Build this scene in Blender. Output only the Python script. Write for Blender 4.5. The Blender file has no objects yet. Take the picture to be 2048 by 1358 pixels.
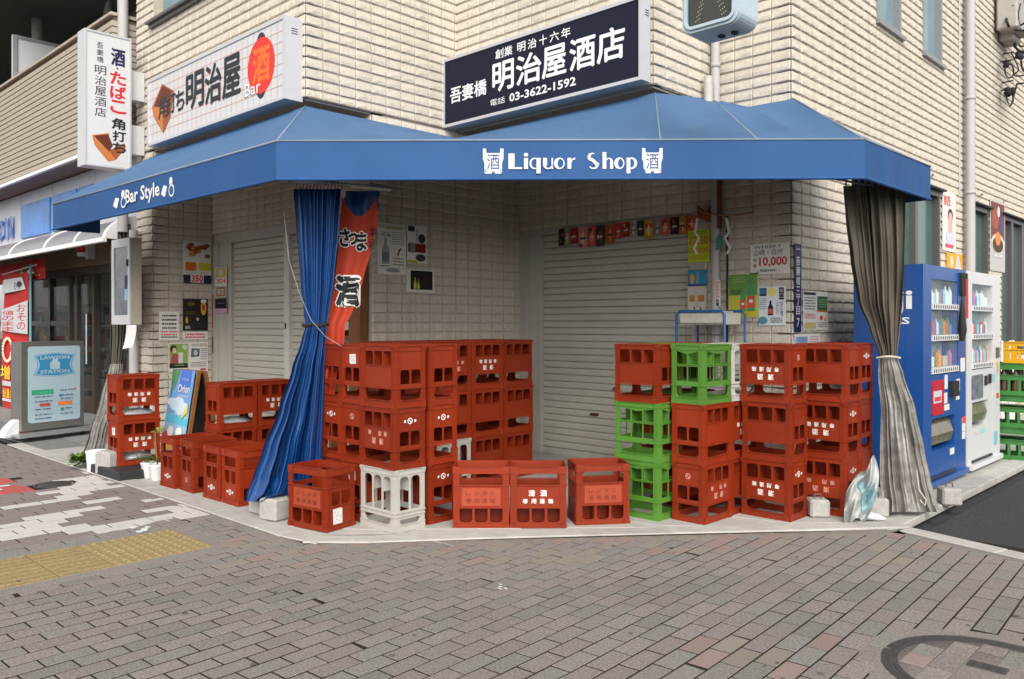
import bpy, math, random
from mathutils import Vector, Matrix
random.seed(7)
R = math.radians
sc = bpy.context.scene

# ------------------------------------------------------------------ camera
F, CX, HY, EYE, ANG = 1660.0, 1024.0, 648.0, 1.35, R(46.2)
SA, CA = math.sin(ANG), math.cos(ANG)
cam_d = bpy.data.cameras.new('camera'); cam = bpy.data.objects.new('camera', cam_d)
sc.collection.objects.link(cam); sc.camera = cam
cam.location = (0, 0, EYE); cam.rotation_euler = (R(90), 0, math.atan2(CA, SA))
cam_d.sensor_width = 36; cam_d.lens = 36*F/2048; cam_d.shift_y = -(679-HY)/2048
cam_d.clip_start = .05; cam_d.clip_end = 500

# ------------------------------------------------------------------ sky, sun, exposure
w = bpy.data.worlds.new("World"); sc.world = w; w.use_nodes = True
nt = w.node_tree; bg = nt.nodes['Background']
sky = nt.nodes.new('ShaderNodeTexSky'); sky.sky_type = 'NISHITA'; sky.sun_disc = False
SUN_EL, SUN_AZ = R(38), R(132)
sky.sun_elevation = SUN_EL; sky.sun_rotation = SUN_AZ
sky.air_density = 1.0; sky.dust_density = 1.5; sky.ozone_density = 1.0
hs = nt.nodes.new('ShaderNodeHueSaturation'); hs.inputs['Saturation'].default_value = .03
nt.links.new(sky.outputs[0], hs.inputs['Color']); nt.links.new(hs.outputs[0], bg.inputs[0])
bg.inputs[1].default_value = .11
sd = bpy.data.lights.new('sun', 'SUN'); so = bpy.data.objects.new('sun', sd); sc.collection.objects.link(so)
sd.energy = 1.5; sd.angle = R(45); sd.color = (1, .94, .86)
sv = Vector((math.sin(SUN_AZ)*math.cos(SUN_EL), math.cos(SUN_AZ)*math.cos(SUN_EL), math.sin(SUN_EL)))
so.rotation_euler = sv.to_track_quat('Z', 'Y').to_euler()
vs = sc.view_settings; vs.view_transform = 'Standard'; vs.look = 'None'; vs.exposure = 1.03; vs.gamma = 1
vs.use_curve_mapping = False
sc.cycles.max_bounces = 6; sc.cycles.diffuse_bounces = 3; sc.cycles.transparent_max_bounces = 8

# ------------------------------------------------------------------ where a point of the photo lies on a known plane
def ray(x, y):
    X = (x-CX)/F
    return (SA*X-CA, CA*X+SA, -(y-HY)/F)
def onV(x, y, V):
    r = ray(x, y); k = V/r[1]; return (r[0]*k, V, EYE+r[2]*k)
def onU(x, y, U):
    r = ray(x, y); k = U/r[0]; return (U, r[1]*k, EYE+r[2]*k)
def onG(x, y, z=0):
    r = ray(x, y); k = (z-EYE)/r[2]; return (r[0]*k, r[1]*k, z)
def onZ(x, y, k):
    r = ray(x, y); return (r[0]*k, r[1]*k, EYE+r[2]*k)
def seen(U, V, z):
    X = U*SA+V*CA; Z = -U*CA+V*SA
    if Z < .3: return None
    return (CX+F*X/Z, HY-F*(z-EYE)/Z, Z)

# ------------------------------------------------------------------ materials
MATS = {}
def lin(c):
    return tuple(((v/255)/12.92 if v/255 <= .04045 else ((v/255+.055)/1.055)**2.4) for v in c)
def mat(name, col, rough=.6, metal=0., spec=.4, var=.12, scale=14., bump=0., bscale=60., rnd=0., coat=0., trans=0., tcol=None, stain=0., sscale=2.5, scol=(.05,.045,.04), emit=0., alpha=1., streak=0., stcol=(.25,.22,.18)):
    if name in MATS: return MATS[name]
    m = bpy.data.materials.new(name); m.use_nodes = True; MATS[name] = m
    n = m.node_tree.nodes; l = m.node_tree.links; b = n['Principled BSDF']
    b.inputs['Roughness'].default_value = rough; b.inputs['Metallic'].default_value = metal
    b.inputs['Specular IOR Level'].default_value = spec
    if coat: b.inputs['Coat Weight'].default_value = coat; b.inputs['Coat Roughness'].default_value = .15
    if alpha < 1: b.inputs['Alpha'].default_value = alpha
    rgb = n.new('ShaderNodeRGB'); rgb.outputs[0].default_value = (*col, 1); out = rgb.outputs[0]
    tc = n.new('ShaderNodeNewGeometry')
    def mixn(a, fac, bcol, mode='MIX'):
        x = n.new('ShaderNodeMix'); x.data_type = 'RGBA'; x.blend_type = mode
        l.new(a, x.inputs[6])
        if isinstance(fac, float): x.inputs[0].default_value = fac
        else: l.new(fac, x.inputs[0])
        if isinstance(bcol, tuple): x.inputs[7].default_value = (*bcol, 1)
        else: l.new(bcol, x.inputs[7])
        return x.outputs[2]
    if var:
        no = n.new('ShaderNodeTexNoise'); no.inputs['Scale'].default_value = scale; no.inputs['Detail'].default_value = 6
        no.inputs['Roughness'].default_value = .65
        l.new(tc.outputs['Position'], no.inputs['Vector'])
        mr = n.new('ShaderNodeMapRange'); mr.inputs[1].default_value = .25; mr.inputs[2].default_value = .75
        mr.inputs[3].default_value = 1-var; mr.inputs[4].default_value = 1+var
        l.new(no.outputs[0], mr.inputs[0])
        out = mixn(out, 1., mr.outputs[0], 'MULTIPLY')
    if rnd:
        oi = n.new('ShaderNodeObjectInfo'); m2 = n.new('ShaderNodeMapRange')
        m2.inputs[3].default_value = 1-rnd; m2.inputs[4].default_value = 1+rnd
        l.new(oi.outputs['Random'], m2.inputs[0]); out = mixn(out, 1., m2.outputs[0], 'MULTIPLY')
    if stain:
        ns = n.new('ShaderNodeTexNoise'); ns.inputs['Scale'].default_value = sscale; ns.inputs['Detail'].default_value = 8
        ns.inputs['Roughness'].default_value = .7; l.new(tc.outputs['Position'], ns.inputs['Vector'])
        m3 = n.new('ShaderNodeMapRange'); m3.inputs[1].default_value = .52; m3.inputs[2].default_value = .78
        m3.inputs[4].default_value = stain; l.new(ns.outputs[0], m3.inputs[0])
        out = mixn(out, m3.outputs[0], scol)
    if streak:
        mp = n.new('ShaderNodeMapping'); mp.inputs['Scale'].default_value = (7, 7, .55); l.new(tc.outputs['Position'], mp.inputs[0])
        nk = n.new('ShaderNodeTexNoise'); nk.inputs['Scale'].default_value = 1.6; nk.inputs['Detail'].default_value = 7; l.new(mp.outputs[0], nk.inputs['Vector'])
        m4 = n.new('ShaderNodeMapRange'); m4.inputs[1].default_value = .50; m4.inputs[2].default_value = .80; m4.inputs[4].default_value = streak; l.new(nk.outputs[0], m4.inputs[0])
        out = mixn(out, m4.outputs[0], stcol)
    l.new(out, b.inputs['Base Color'])
    if bump:
        nb = n.new('ShaderNodeTexNoise'); nb.inputs['Scale'].default_value = bscale; nb.inputs['Detail'].default_value = 5
        l.new(tc.outputs['Position'], nb.inputs['Vector'])
        bp = n.new('ShaderNodeBump'); bp.inputs['Strength'].default_value = bump; bp.inputs['Distance'].default_value = .004
        l.new(nb.outputs[0], bp.inputs['Height']); l.new(bp.outputs[0], b.inputs['Normal'])
    if trans:
        b.inputs['Transmission Weight'].default_value = trans
    if emit:
        b.inputs['Emission Color'].default_value = (*col, 1); b.inputs['Emission Strength'].default_value = emit
    return m
def ink(r, g, b_, rough=.55):
    "flat printed colour, given as the sRGB of the pigment"
    nm = 'print_%02x%02x%02x' % (r, g, b_)
    return mat(nm, lin((r, g, b_)), rough, var=.04, scale=30)

tilem = mat('split_face_tile', (.575, .520, .440), .9, spec=.15, var=.16, scale=38, bump=.9, bscale=90, rnd=.05, stain=.22, sscale=1.3, scol=(.38,.33,.27), streak=.45, stcol=(.34,.29,.23))
mortar = mat('tile_joint', (.49, .435, .355), .95, spec=.1, var=.15, scale=9, stain=.35, sscale=3, scol=(.2,.17,.13))
redp = mat('red_crate_plastic', (.245, .026, .0062), .42, spec=.32, var=.12, scale=7, bump=.12, bscale=40, rnd=.13, stain=.45, sscale=7, scol=(.20,.038,.016))
greenp = mat('green_crate_plastic', (.085, .225, .032), .4, spec=.4, var=.1, scale=7, bump=.12, rnd=.08, stain=.15, sscale=9, scol=(.25,.36,.16))
greyp = mat('grey_crate_plastic', (.46, .44, .40), .55, spec=.3, var=.1, scale=8, bump=.12, rnd=.05, stain=.3, sscale=8, scol=(.28,.25,.2))
dgreenp = mat('dark_green_crate_plastic', (.05, .20, .045), .5, spec=.4, var=.15, scale=7, bump=.1, rnd=.1, stain=.2, scol=(.16,.25,.12))
yellowp = mat('yellow_crate_plastic', (.62, .34, .01), .5, var=.12, scale=7)
wprint = mat('white_crate_print', (.78, .76, .72), .7, var=.28, scale=120)
pinkpr = mat('faded_crate_print', (.62, .28, .22), .7, var=.3, scale=120)
embos = mat('embossed_red_panel', (.34, .050, .018), .55, var=.15, scale=20, rnd=.1)
paper = mat('paper', (.78, .77, .74), .8, var=.06, scale=20, bump=.2, bscale=12)
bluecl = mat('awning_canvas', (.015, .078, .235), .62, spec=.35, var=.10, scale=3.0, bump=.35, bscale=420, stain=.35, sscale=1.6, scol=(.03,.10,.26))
bluetarp = mat('blue_curtain_cloth', (.006, .058, .215), .38, spec=.5, var=.12, scale=5, bump=.3, bscale=60)
redban = mat('red_banner_cloth', (.38, .036, .012), .75, var=.08, scale=6, bump=.1)
seam = mat('canvas_seam', (.22, .27, .33), .8, var=.1)
steel = mat('painted_steel', (.5, .5, .5), .45, metal=.3, var=.08, scale=8)
alum = mat('aluminium', (.62, .63, .64), .38, metal=.75, var=.06, scale=8)
dark = mat('dark_void', (.012, .012, .012), .8, var=0)
shut = mat('shutter_slat_paint', (.48, .46, .395), .45, spec=.35, var=.05, scale=6, stain=.14, sscale=1.2, scol=(.3,.28,.22))
shutf = mat('shutter_frame_paint', (.45, .43, .38), .5, var=.06, scale=5, streak=.3, stain=.12, scol=(.3,.28,.22))
concrete = mat('concrete', (.40, .385, .36), .9, spec=.2, var=.16, scale=25, bump=.8, bscale=110, stain=.35, sscale=14, scol=(.2,.19,.17))
apron = mat('concrete_apron', (.42, .405, .375), .88, spec=.2, var=.10, scale=5, bump=.4, bscale=120, stain=.28, sscale=2.2, scol=(.22,.205,.18))
kerbm = mat('kerb_concrete', (.43, .415, .385), .88, spec=.2, var=.14, scale=9, bump=.5, bscale=130, rnd=.10, stain=.35, sscale=4, scol=(.26,.24,.2))
asph = mat('asphalt', (.050, .050, .052), .9, spec=.25, var=.75, scale=85, bump=1., bscale=160, stain=.15, sscale=2, scol=(.09,.088,.085))
grout = mat('paver_joint', (.030, .026, .021), .95, spec=.1, var=.3, scale=60)
wood = mat('brown_wood', (.22, .085, .03), .6, var=.3, scale=12, bump=.3)
black = mat('black_rubber', (.018, .018, .018), .7, var=.2)
whitep = mat('white_paint', (.78, .78, .78), .4, var=.03)
pipem = mat('grey_downpipe', (.44, .42, .42), .5, var=.06, scale=6, rnd=.03)
glassg = mat('green_frosted_glass', (.06, .125, .115), .14, spec=.6, var=.15, scale=2)
glassb = mat('pale_window_glass', (.16, .26, .30), .08, spec=.8, var=.2, scale=2)
frameg = mat('bronze_window_frame', (.13, .125, .12), .4, metal=.4, var=.05)
framew = mat('grey_window_frame', (.27, .28, .29), .4, metal=.3, var=.05)

# ------------------------------------------------------------------ mesh building
def link(o, parent=None):
    sc.collection.objects.link(o)
    if parent: o.parent = parent
    return o
def tag(o, label=None, cat=None, group=None, kind=None):
    if label: o['label'] = label
    if cat: o['category'] = cat
    if group: o['group'] = group
    if kind: o['kind'] = kind
    return o
def thing(name, loc=(0,0,0), rz=0, label=None, cat=None, group=None, kind=None):
    o = bpy.data.objects.new(name, None); o.empty_display_size = .1
    o.location = loc; o.rotation_euler = (0, 0, rz)
    return tag(link(o), label, cat, group, kind)

class Fr:
    "a frame on a wall: r = rightwards as seen from in front, o = out of the wall"
    def __init__(s, p, r, o, up=(0,0,1)):
        s.p = Vector(p); s.r = Vector(r).normalized(); s.o = Vector(o).normalized(); s.u = Vector(up).normalized()
    def __call__(s, a, c, d=0.):
        return s.p + s.r*a + s.u*c + s.o*d
def frV(U, V, z=0): return Fr((U, V, z), (1,0,0), (0,-1,0))
def frU(U, V, z=0): return Fr((U, V, z), (0,1,0), (1,0,0))
IDF = Fr((0,0,0), (1,0,0), (0,-1,0))

class MB:
    def __init__(s): s.v = []; s.f = []; s.m = []; s.mats = []; s.sm = []
    def mi(s, m):
        if m not in s.mats: s.mats.append(m)
        return s.mats.index(m)
    def add(s, vs, fs, m, smooth=False):
        b = len(s.v); s.v += [tuple(p) for p in vs]; k = s.mi(m)
        for f in fs: s.f.append(tuple(i+b for i in f)); s.m.append(k); s.sm.append(smooth)
    def box(s, x0, x1, y0, y1, z0, z1, m, bev=0.):
        if x0 > x1: x0, x1 = x1, x0
        if y0 > y1: y0, y1 = y1, y0
        if z0 > z1: z0, z1 = z1, z0
        if not bev:
            vs = [(x,y,z) for z in (z0,z1) for y in (y0,y1) for x in (x0,x1)]
            s.add(vs, [(0,2,3,1),(4,5,7,6),(0,1,5,4),(2,6,7,3),(0,4,6,2),(1,3,7,5)], m)
        else:
            b = min(bev, (x1-x0)*.45, (y1-y0)*.45, (z1-z0)*.45); vs = []
            for (za, e) in ((z0, 1), (z0+b, 0), (z1-b, 0), (z1, 1)):
                if e: pts = [(x0+b,y0+b),(x1-b,y0+b),(x1-b,y1-b),(x0+b,y1-b)]; pts = [p for p in pts for _ in (0,1)]
                else: pts = [(x0,y0+b),(x0+b,y0),(x1-b,y0),(x1,y0+b),(x1,y1-b),(x1-b,y1),(x0+b,y1),(x0,y1-b)]
                if e: pts = [(x0+b,y0+b),(x0+b,y0+b),(x1-b,y0+b),(x1-b,y0+b),(x1-b,y1-b),(x1-b,y1-b),(x0+b,y1-b),(x0+b,y1-b)]
                vs += [(p[0],p[1],za) for p in pts]
            fs = []
            for r in range(3):
                for i in range(8):
                    a, b_ = r*8+i, r*8+(i+1) % 8
                    fs.append((a, b_, b_+8, a+8))
            fs.append((0,6,4,2)); fs.append((24,26,28,30))
            s.add(vs, fs, m)
    def fbox(s, fr, a0, a1, c0, c1, d0, d1, m):
        vs = [fr(a,c,d) for c in (c0,c1) for d in (d0,d1) for a in (a0,a1)]
        s.add(vs, [(0,2,3,1),(4,5,7,6),(0,1,5,4),(2,6,7,3),(0,4,6,2),(1,3,7,5)], m)
    def poly(s, pts, m): s.add(pts, [tuple(range(len(pts)))], m)
    def fpoly(s, fr, pts, d, m): s.add([fr(a,c,d) for a,c in pts], [tuple(range(len(pts)))], m)
    def fprism(s, fr, pts, d0, d1, m, smooth=False):
        n = len(pts)
        s.add([fr(a,c,d0) for a,c in pts]+[fr(a,c,d1) for a,c in pts],
              [tuple(range(n))[::-1], tuple(range(n,2*n))]+[(i,(i+1)%n,(i+1)%n+n,i+n) for i in range(n)], m)
    def fell(s, fr, ca, cc, ra, rc, d, m, n=20, a0=0, a1=360):
        s.fpoly(fr, [(ca+ra*math.cos(R(a0+(a1-a0)*i/n)), cc+rc*math.sin(R(a0+(a1-a0)*i/n))) for i in range(n+(a1-a0<360))], d, m)
    def tube(s, pts, r, m, n=8, caps=True):
        pts = [Vector(p) for p in pts]; rr = r if isinstance(r, (list, tuple)) else [r]*len(pts)
        vs = []; up = None
        for i, p in enumerate(pts):
            t = (pts[min(i+1,len(pts)-1)]-pts[max(i-1,0)])
            if t.length < 1e-9: t = Vector((0,0,1))
            t.normalize()
            if up is None: up = Vector((0,0,1)) if abs(t.z) < .9 else Vector((1,0,0))
            a = t.cross(up)
            if a.length < 1e-4: a = t.cross(Vector((1,0,.3)))
            a.normalize(); b = a.cross(t).normalized(); up = b
            vs += [p+a*rr[i]*math.cos(2*math.pi*k/n)+b*rr[i]*math.sin(2*math.pi*k/n) for k in range(n)]
        fs = [(i*n+k, i*n+(k+1)%n, (i+1)*n+(k+1)%n, (i+1)*n+k) for i in range(len(pts)-1) for k in range(n)]
        s.add(vs, fs, m, True)
        if caps: s.add([vs[k] for k in range(n)], [tuple(range(n))[::-1]], m); s.add(vs[-n:], [tuple(range(n))], m)
    def lathe(s, c, prof, m, n=16, closed=False):
        vs = [(c[0]+r*math.cos(2*math.pi*k/n), c[1]+r*math.sin(2*math.pi*k/n), c[2]+z) for r, z in prof for k in range(n)]
        fs = [(i*n+k, i*n+(k+1)%n, (i+1)*n+(k+1)%n, (i+1)*n+k) for i in range(len(prof)-1) for k in range(n)]
        s.add(vs, fs, m, True)
    def sheet(s, fn, nu, nv, m):
        vs = [fn(i/nu, j/nv) for j in range(nv+1) for i in range(nu+1)]
        fs = [(j*(nu+1)+i, j*(nu+1)+i+1, (j+1)*(nu+1)+i+1, (j+1)*(nu+1)+i) for j in range(nv) for i in range(nu)]
        s.add(vs, fs, m, True)
    def mesh(s, name):
        me = bpy.data.meshes.new(name); me.from_pydata(s.v, [], s.f)
        for m in s.mats: me.materials.append(m)
        me.polygons.foreach_set('material_index', s.m); me.polygons.foreach_set('use_smooth', s.sm)
        me.update(); return me
    def build_each(s, name, parent):
        "every loose piece becomes an object of its own"
        p = list(range(len(s.v)))
        def find(a):
            while p[a] != a: p[a] = p[p[a]]; a = p[a]
            return a
        key = {}
        for i, v in enumerate(s.v):
            k = (round(v[0], 5), round(v[1], 5), round(v[2], 5))
            if k in key: p[find(i)] = find(key[k])
            else: key[k] = i
        for f in s.f:
            for a in f[1:]: p[find(a)] = find(f[0])
        gr = {}
        for i, f in enumerate(s.f): gr.setdefault(find(f[0]), []).append(i)
        for fs in gr.values():
            q = MB()
            for i in fs: q.add([s.v[a] for a in s.f[i]], [tuple(range(len(s.f[i])))], s.mats[s.m[i]], s.sm[i])
            o = q.build(name, parent)
            import bmesh
            bm = bmesh.new(); bm.from_mesh(o.data); bmesh.ops.remove_doubles(bm, verts=bm.verts, dist=1e-5); bm.to_mesh(o.data); bm.free()
    def build(s, name, parent=None, **kw):
        o = bpy.data.objects.new(name, s.mesh(name)); link(o, parent)
        return tag(o, **kw)

# text -> flat polygons (cached), fitted into boxes
TX = {}
def glyphs(t, bold=0.):
    if any(ord(c) > 0x2e80 for c in t): bold = 0.
    k = (t, bold)
    if k not in TX:
        cu = bpy.data.curves.new('t', 'FONT'); cu.body = t; cu.resolution_u = 2; cu.offset = bold; cu.fill_mode = 'FRONT'
        o = bpy.data.objects.new('t', cu); sc.collection.objects.link(o)
        dg = bpy.context.evaluated_depsgraph_get(); ev = o.evaluated_get(dg); me = ev.to_mesh()
        vs = [(v.co.x, v.co.y) for v in me.vertices]; fs = [tuple(p.vertices) for p in me.polygons]
        ev.to_mesh_clear(); bpy.data.objects.remove(o); bpy.data.curves.remove(cu)
        xs = [v[0] for v in vs] or [0, 1]; ys = [v[1] for v in vs] or [0, 1]
        TX[k] = (vs, fs, min(xs), max(xs), min(ys), max(ys))
    return TX[k]
def ftext(mb, fr, t, a0, c0, a1, c1, d, m, bold=0., warp=None):
    vs, fs, x0, x1, y0, y1 = glyphs(t, bold)
    if t in ('ー', '-', '・', '一'): y0, y1 = -.1, .8
    sx = (a1-a0)/(x1-x0 or 1); sy = (c1-c0)/(y1-y0 or 1)
    pts = [(a0+(x-x0)*sx, c0+(y-y0)*sy) for x, y in vs]
    if warp: pts = [warp(*p) for p in pts]
    mb.add([fr(a, c, d) for a, c in pts], fs, m)
    if bold >= .02 and any(ord(ch) > 0x2e80 for ch in t):     # heavier strokes: copies a hair apart
        e = bold*.8*(c1-c0)
        for k, (ex, ey) in enumerate(((e,0),(-e,0),(0,e),(0,-e),(e*.7,e*.7),(-e*.7,e*.7))):
            mb.add([fr(a+ex, c+ey, d-.00006*(k+1)) for a, c in pts], fs, m)
def vtext(mb, fr, t, a0, a1, ctop, cell, d, m, bold=0.):
    "characters stacked downwards"
    for i, ch in enumerate(t):
        if ch != ' ':
            ftext(mb, fr, ch, a0, ctop-(i+.93)*cell, a1, ctop-(i+.07)*cell, d, m, bold)

class Art:
    "a printed sheet: w x h metres with its lower left corner at fr; everything in fractions of the sheet"
    def __init__(s, fr, w, h, base=None, t=.0025, lift=.021):
        s.fr = fr; s.w = w; s.h = h; s.mb = MB(); s.t = t+lift
        s.mb.fbox(fr, 0, w, 0, h, lift, s.t, base or ink(225, 222, 214)); s.k = 0
    def d(s): s.k += 1; return s.t+.0006+.00045*s.k
    def rect(s, x0, y0, x1, y1, m):
        s.mb.fpoly(s.fr, [(x0*s.w,y0*s.h),(x1*s.w,y0*s.h),(x1*s.w,y1*s.h),(x0*s.w,y1*s.h)], s.d(), m)
    def poly(s, pts, m): s.mb.fpoly(s.fr, [(x*s.w, y*s.h) for x, y in pts], s.d(), m)
    def ell(s, x, y, rx, ry, m): s.mb.fell(s.fr, x*s.w, y*s.h, rx*s.w, ry*s.h, s.d(), m)
    def txt(s, t, x0, y0, x1, y1, m, bold=0.): ftext(s.mb, s.fr, t, x0*s.w, y0*s.h, x1*s.w, y1*s.h, s.d(), m, bold)
    def vtxt(s, t, x0, x1, ytop, cell, m, bold=0.): vtext(s.mb, s.fr, t, x0*s.w, x1*s.w, ytop*s.h, cell*s.h, s.d(), m, bold)
    def lines(s, x0, x1, ytop, dy, n, m, th=.4, seed=1):
        rr = random.Random(seed)
        d = s.d()
        for i in range(n):
            y = ytop-i*dy; x = x0
            while x < x1-.02:
                L = rr.uniform(.03, .12); xe = min(x+L, x1)
                s.mb.fpoly(s.fr, [(x*s.w,(y-dy*th)*s.h),(xe*s.w,(y-dy*th)*s.h),(xe*s.w,y*s.h),(x*s.w,y*s.h)], d, m); x = xe+rr.uniform(.008,.03)
    def bottle(s, x, y, wd, h, glass, lab, cap=None):
        r = wd/2
        s.poly([(x-r,y),(x+r,y),(x+r,y+h*.55),(x+r*.4,y+h*.75),(x+r*.35,y+h),(x-r*.35,y+h),(x-r*.4,y+h*.75),(x-r,y+h*.55)], glass)
        s.rect(x-r*.95, y+h*.1, x+r*.95, y+h*.45, lab)
        if cap: s.rect(x-r*.4, y+h*.92, x+r*.4, y+h*1.01, cap)
    def build(s, name, label, cat='poster', group=None, parent=None):
        return s.mb.build(name, parent, label=label, cat=cat, group=group)
# ------------------------------------------------------------------ plan of the shop (x, y in metres; the facades run along x or y)
VC, UB, VS, VA, UW, US, VL, UC, UE = 3.87, -6.14, 5.60, 6.52, -3.07, -3.80, 4.56, -9.20, -9.63
P, TW = .0905, .170
ZS, ZT = 3.275, 6.4

# ------------------------------------------------------------------ ground, road, paving
m = MB(); m.box(-90, 60, -60, 90, -.30, -.075, asph); m.build('ground', kind='structure')
# bedding under the pavers
pv = thing('pavement', label=None, kind='structure')
m = MB(); m.poly([(-18,-6,-.0018),(6,-6,-.0018),(6,5.55,-.0018),(-1.92,5.75,-.0018),(-2.0,5.6,-.0018),(-4.75,2.80,-.0018),(-18,2.80,-.0018)], grout); m.build('bedding', pv)
pmats = [mat('paver_grey', (.228,.208,.190), .92, spec=.15, var=.55, scale=90, bump=.8, bscale=260, rnd=.08, stain=.35, sscale=2.2, scol=(.25,.23,.205)),
         mat('paver_greenish', (.212,.202,.184), .92, spec=.15, var=.55, scale=90, bump=.8, bscale=260, rnd=.08, stain=.35, sscale=2.2, scol=(.25,.23,.205)),
         mat('paver_mauve', (.236,.203,.192), .92, spec=.15, var=.55, scale=90, bump=.8, bscale=260, rnd=.08, stain=.35, sscale=2.2, scol=(.25,.23,.205)),
         mat('paver_tan', (.242,.212,.180), .92, spec=.15, var=.25, scale=150, bump=.8, bscale=260, rnd=.1),
         mat('paver_pink', (.255,.195,.172), .92, spec=.15, var=.25, scale=150, bump=.8, bscale=260, rnd=.1),
         mat('paver_brown', (.225,.185,.175), .92, spec=.15, var=.25, scale=150, bump=.8, bscale=260, rnd=.06),
         mat('paver_white', (.53,.505,.49), .9, spec=.15, var=.2, scale=120, bump=.8, bscale=260, rnd=.05, stain=.3, sscale=5, scol=(.36,.34,.32))]
def edge_v(u):        # far edge of the pavers
    if u < -4.43: return 2.775
    if u < -1.93: return 2.775+(u+4.43)*(5.66-2.775)/2.5
    return 5.60-.27*(u+1.93)
def paver_mesh(L, W, k, mt):
    m = MB(); rr = random.Random(k); b = .0012; x, y = W/2-.0040, L/2-.0042
    top = [(-x+b,-y+b),(x-b,-y+b),(x-b,y-b),(-x+b,y-b)]; bot = [(-x,-y),(x,-y),(x,y),(-x,y)]
    z = [rr.uniform(-.0012,.0012) for _ in range(4)]
    m.add([(*p, -.026) for p in bot]+[(*p, -.0028) for p in bot]+[(*p, z[i]) for i, p in enumerate(top)],
          [(0,1,5,4),(1,2,6,5),(2,3,7,6),(3,0,4,7),(4,5,9,8),(5,6,10,9),(6,7,11,10),(7,4,8,11),(8,9,10,11)], mt)
    return m
pav = []      # centre x, y, angle, length, width, colour
nrow = 0
for i in range(-1, 76):
    u0 = -5.55+.0985*i
    th = R(max(0., min(3.4, (u0+5.0)*1.5)))
    off = .1 if i % 2 else 0.
    for j in range(-30, 26):
        dv = (j+.5)*.1985+off-.02
        u = u0-math.tan(th)*(dv-.3); v = 2.0+dv
        ev = edge_v(u)
        L = .1985
        if v-.09 > ev: continue
        if v+.1 > ev-.0: L = max(.03, ev-(v-.1)-.004); v = v-.1+L/2
        if -5.43 < u < -4.76 and v < 2.42 and v > -2: 
            continue
        if math.hypot(u+.89, v-3.60) < .40: continue
        q = seen(u, v, 0)
        if not q: continue
        if not (-500 < q[0] < 2500 and q[1] < 2300): continue
        d = ev-v
        r = random.random()
        c = 0 if r < .40 else (1 if r < .66 else 2)
        if d < .75 and u < -1.6 and u > -4.9:
            r2 = random.random(); c = 3 if r2 < .22 else (4 if r2 < .22+.22*(1-d/.9) else c)
        elif math.hypot(u+1.75, v-3.15) < .42 and random.random() < .3: c = random.choice([4, 3, 2])
        
        pav.append((u, v, th, L, .0985, c, q))
# patterned white and brown paving, left of the tactile strip
cl = random.Random(4)
for i in range(0, 76):
    u0 = -5.675-.1235*i
    for j in range(-16, 7):
        v = 1.6+j*.272+[0,.136,.06,.19][i % 4]; L = .272
        if v-.136 > 2.76: continue
        if v+.136 > 2.775: L = max(.04, 2.771-(v-.136)); v = v-.136+L/2
        if -8.33 < u0 < -7.44 and v < 2.2: continue
        if math.hypot(u0+7.62, v-2.38) < .17: continue
        q = seen(u0, v, 0)
        if not q or q[0] < -500: continue
        n = math.sin(v*5.1+u0*3.3)+.8*math.sin(u0*9.7+v*3.1)+cl.uniform(-1.2, 1.2)
        c = 5 if u0 < -8.2 or n < .3 else 6
        pav.append((u0, v, 0, L, .1235, c, q))
inview = lambda q: -20 < q[0] < 2070 and q[1] < 1370
order = sorted(pav, key=lambda p: (0 if inview(p[6]) else 1, p[6][2]))
vari = {}
for k, (u, v, th, L, W, c, q) in enumerate(order[:299]):
    key = (c, round(L, 4), W, k % 3)
    if key not in vari: vari[key] = paver_mesh(L, W, k % 3, pmats[c]).mesh('paver')
    o = link(bpy.data.objects.new('paver', vari[key]), pv); o.location = (u, v, random.uniform(-.001, .001)); o.rotation_euler = (0, 0, th)
m = MB()
for k, (u, v, th, L, W, c, q) in enumerate(order[299:]):
    s = paver_mesh(L, W, k % 5, pmats[c]); ct, st = math.cos(th), math.sin(th); dz = random.uniform(-.001, .001)
    m.add([(u+x*ct-y*st, v+x*st+y*ct, z+dz) for x, y, z in s.v], s.f, pmats[c])
m.build('paver', pv, kind='stuff')

m = MB(); m.box(-5.50, -5.41, -3, 2.45, -.012, -.001, pmats[0]); m.box(-4.795, -4.68, -3, 2.45, -.012, -.001, pmats[0]); m.box(-5.50, -4.68, 2.392, 2.50, -.012, -.001, pmats[2]); m.build('cut_paver', pv, kind='stuff')
# tactile guiding strip
tact = mat('tactile_yellow', (.29, .22, .10), .9, var=.4, scale=60, bump=.6, stain=.8, sscale=11, scol=(.22,.18,.12))
tp = thing('tactile_paving', kind='structure')
for j in range(14):
    for i in range(2):
        m = MB(); x0 = -5.405+.305*i; y1 = 2.39-.2875*j; y0 = y1-.2845
        m.box(x0+.002, x0+.301, y0, y1, -.012, .001, tact, .003)
        if j in (0, 1):
            for a in range(5):
                for b in range(5):
                    cx, cy = x0+.03+.06*a, y0+.028+.057*b
                    m.lathe((cx, cy, .001), [(.017,0),(.012,.004),(.0,.005)], tact, 7)
        else:
            for a in range(4): m.box(x0+.03+.075*a, x0+.052+.075*a, y0+.012, y1-.012, .001, .006, tact, .003)
        m.build('tactile_tile', tp)
m = MB(); pe = [(-10, 2.78), (-4.43, 2.78), (-1.93, 5.665), (6, 3.53)]
for (xa, ya), (xb, yb), w2, mm in zip(pe, pe[1:], (.08, .09, .08), (2, 3, 0)):
    d_ = Vector((xb-xa, yb-ya)).normalized(); nx, ny = d_.y, -d_.x
    m.poly([(xa-.02*nx, ya-.02*ny, -.0012), (xa+w2*nx, ya+w2*ny, -.0012), (xb+w2*nx, yb+w2*ny, -.0012), (xb-.02*nx, yb-.02*ny, -.0012)], pmats[mm])
m.build('cut_paver', pv, kind='stuff')
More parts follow.
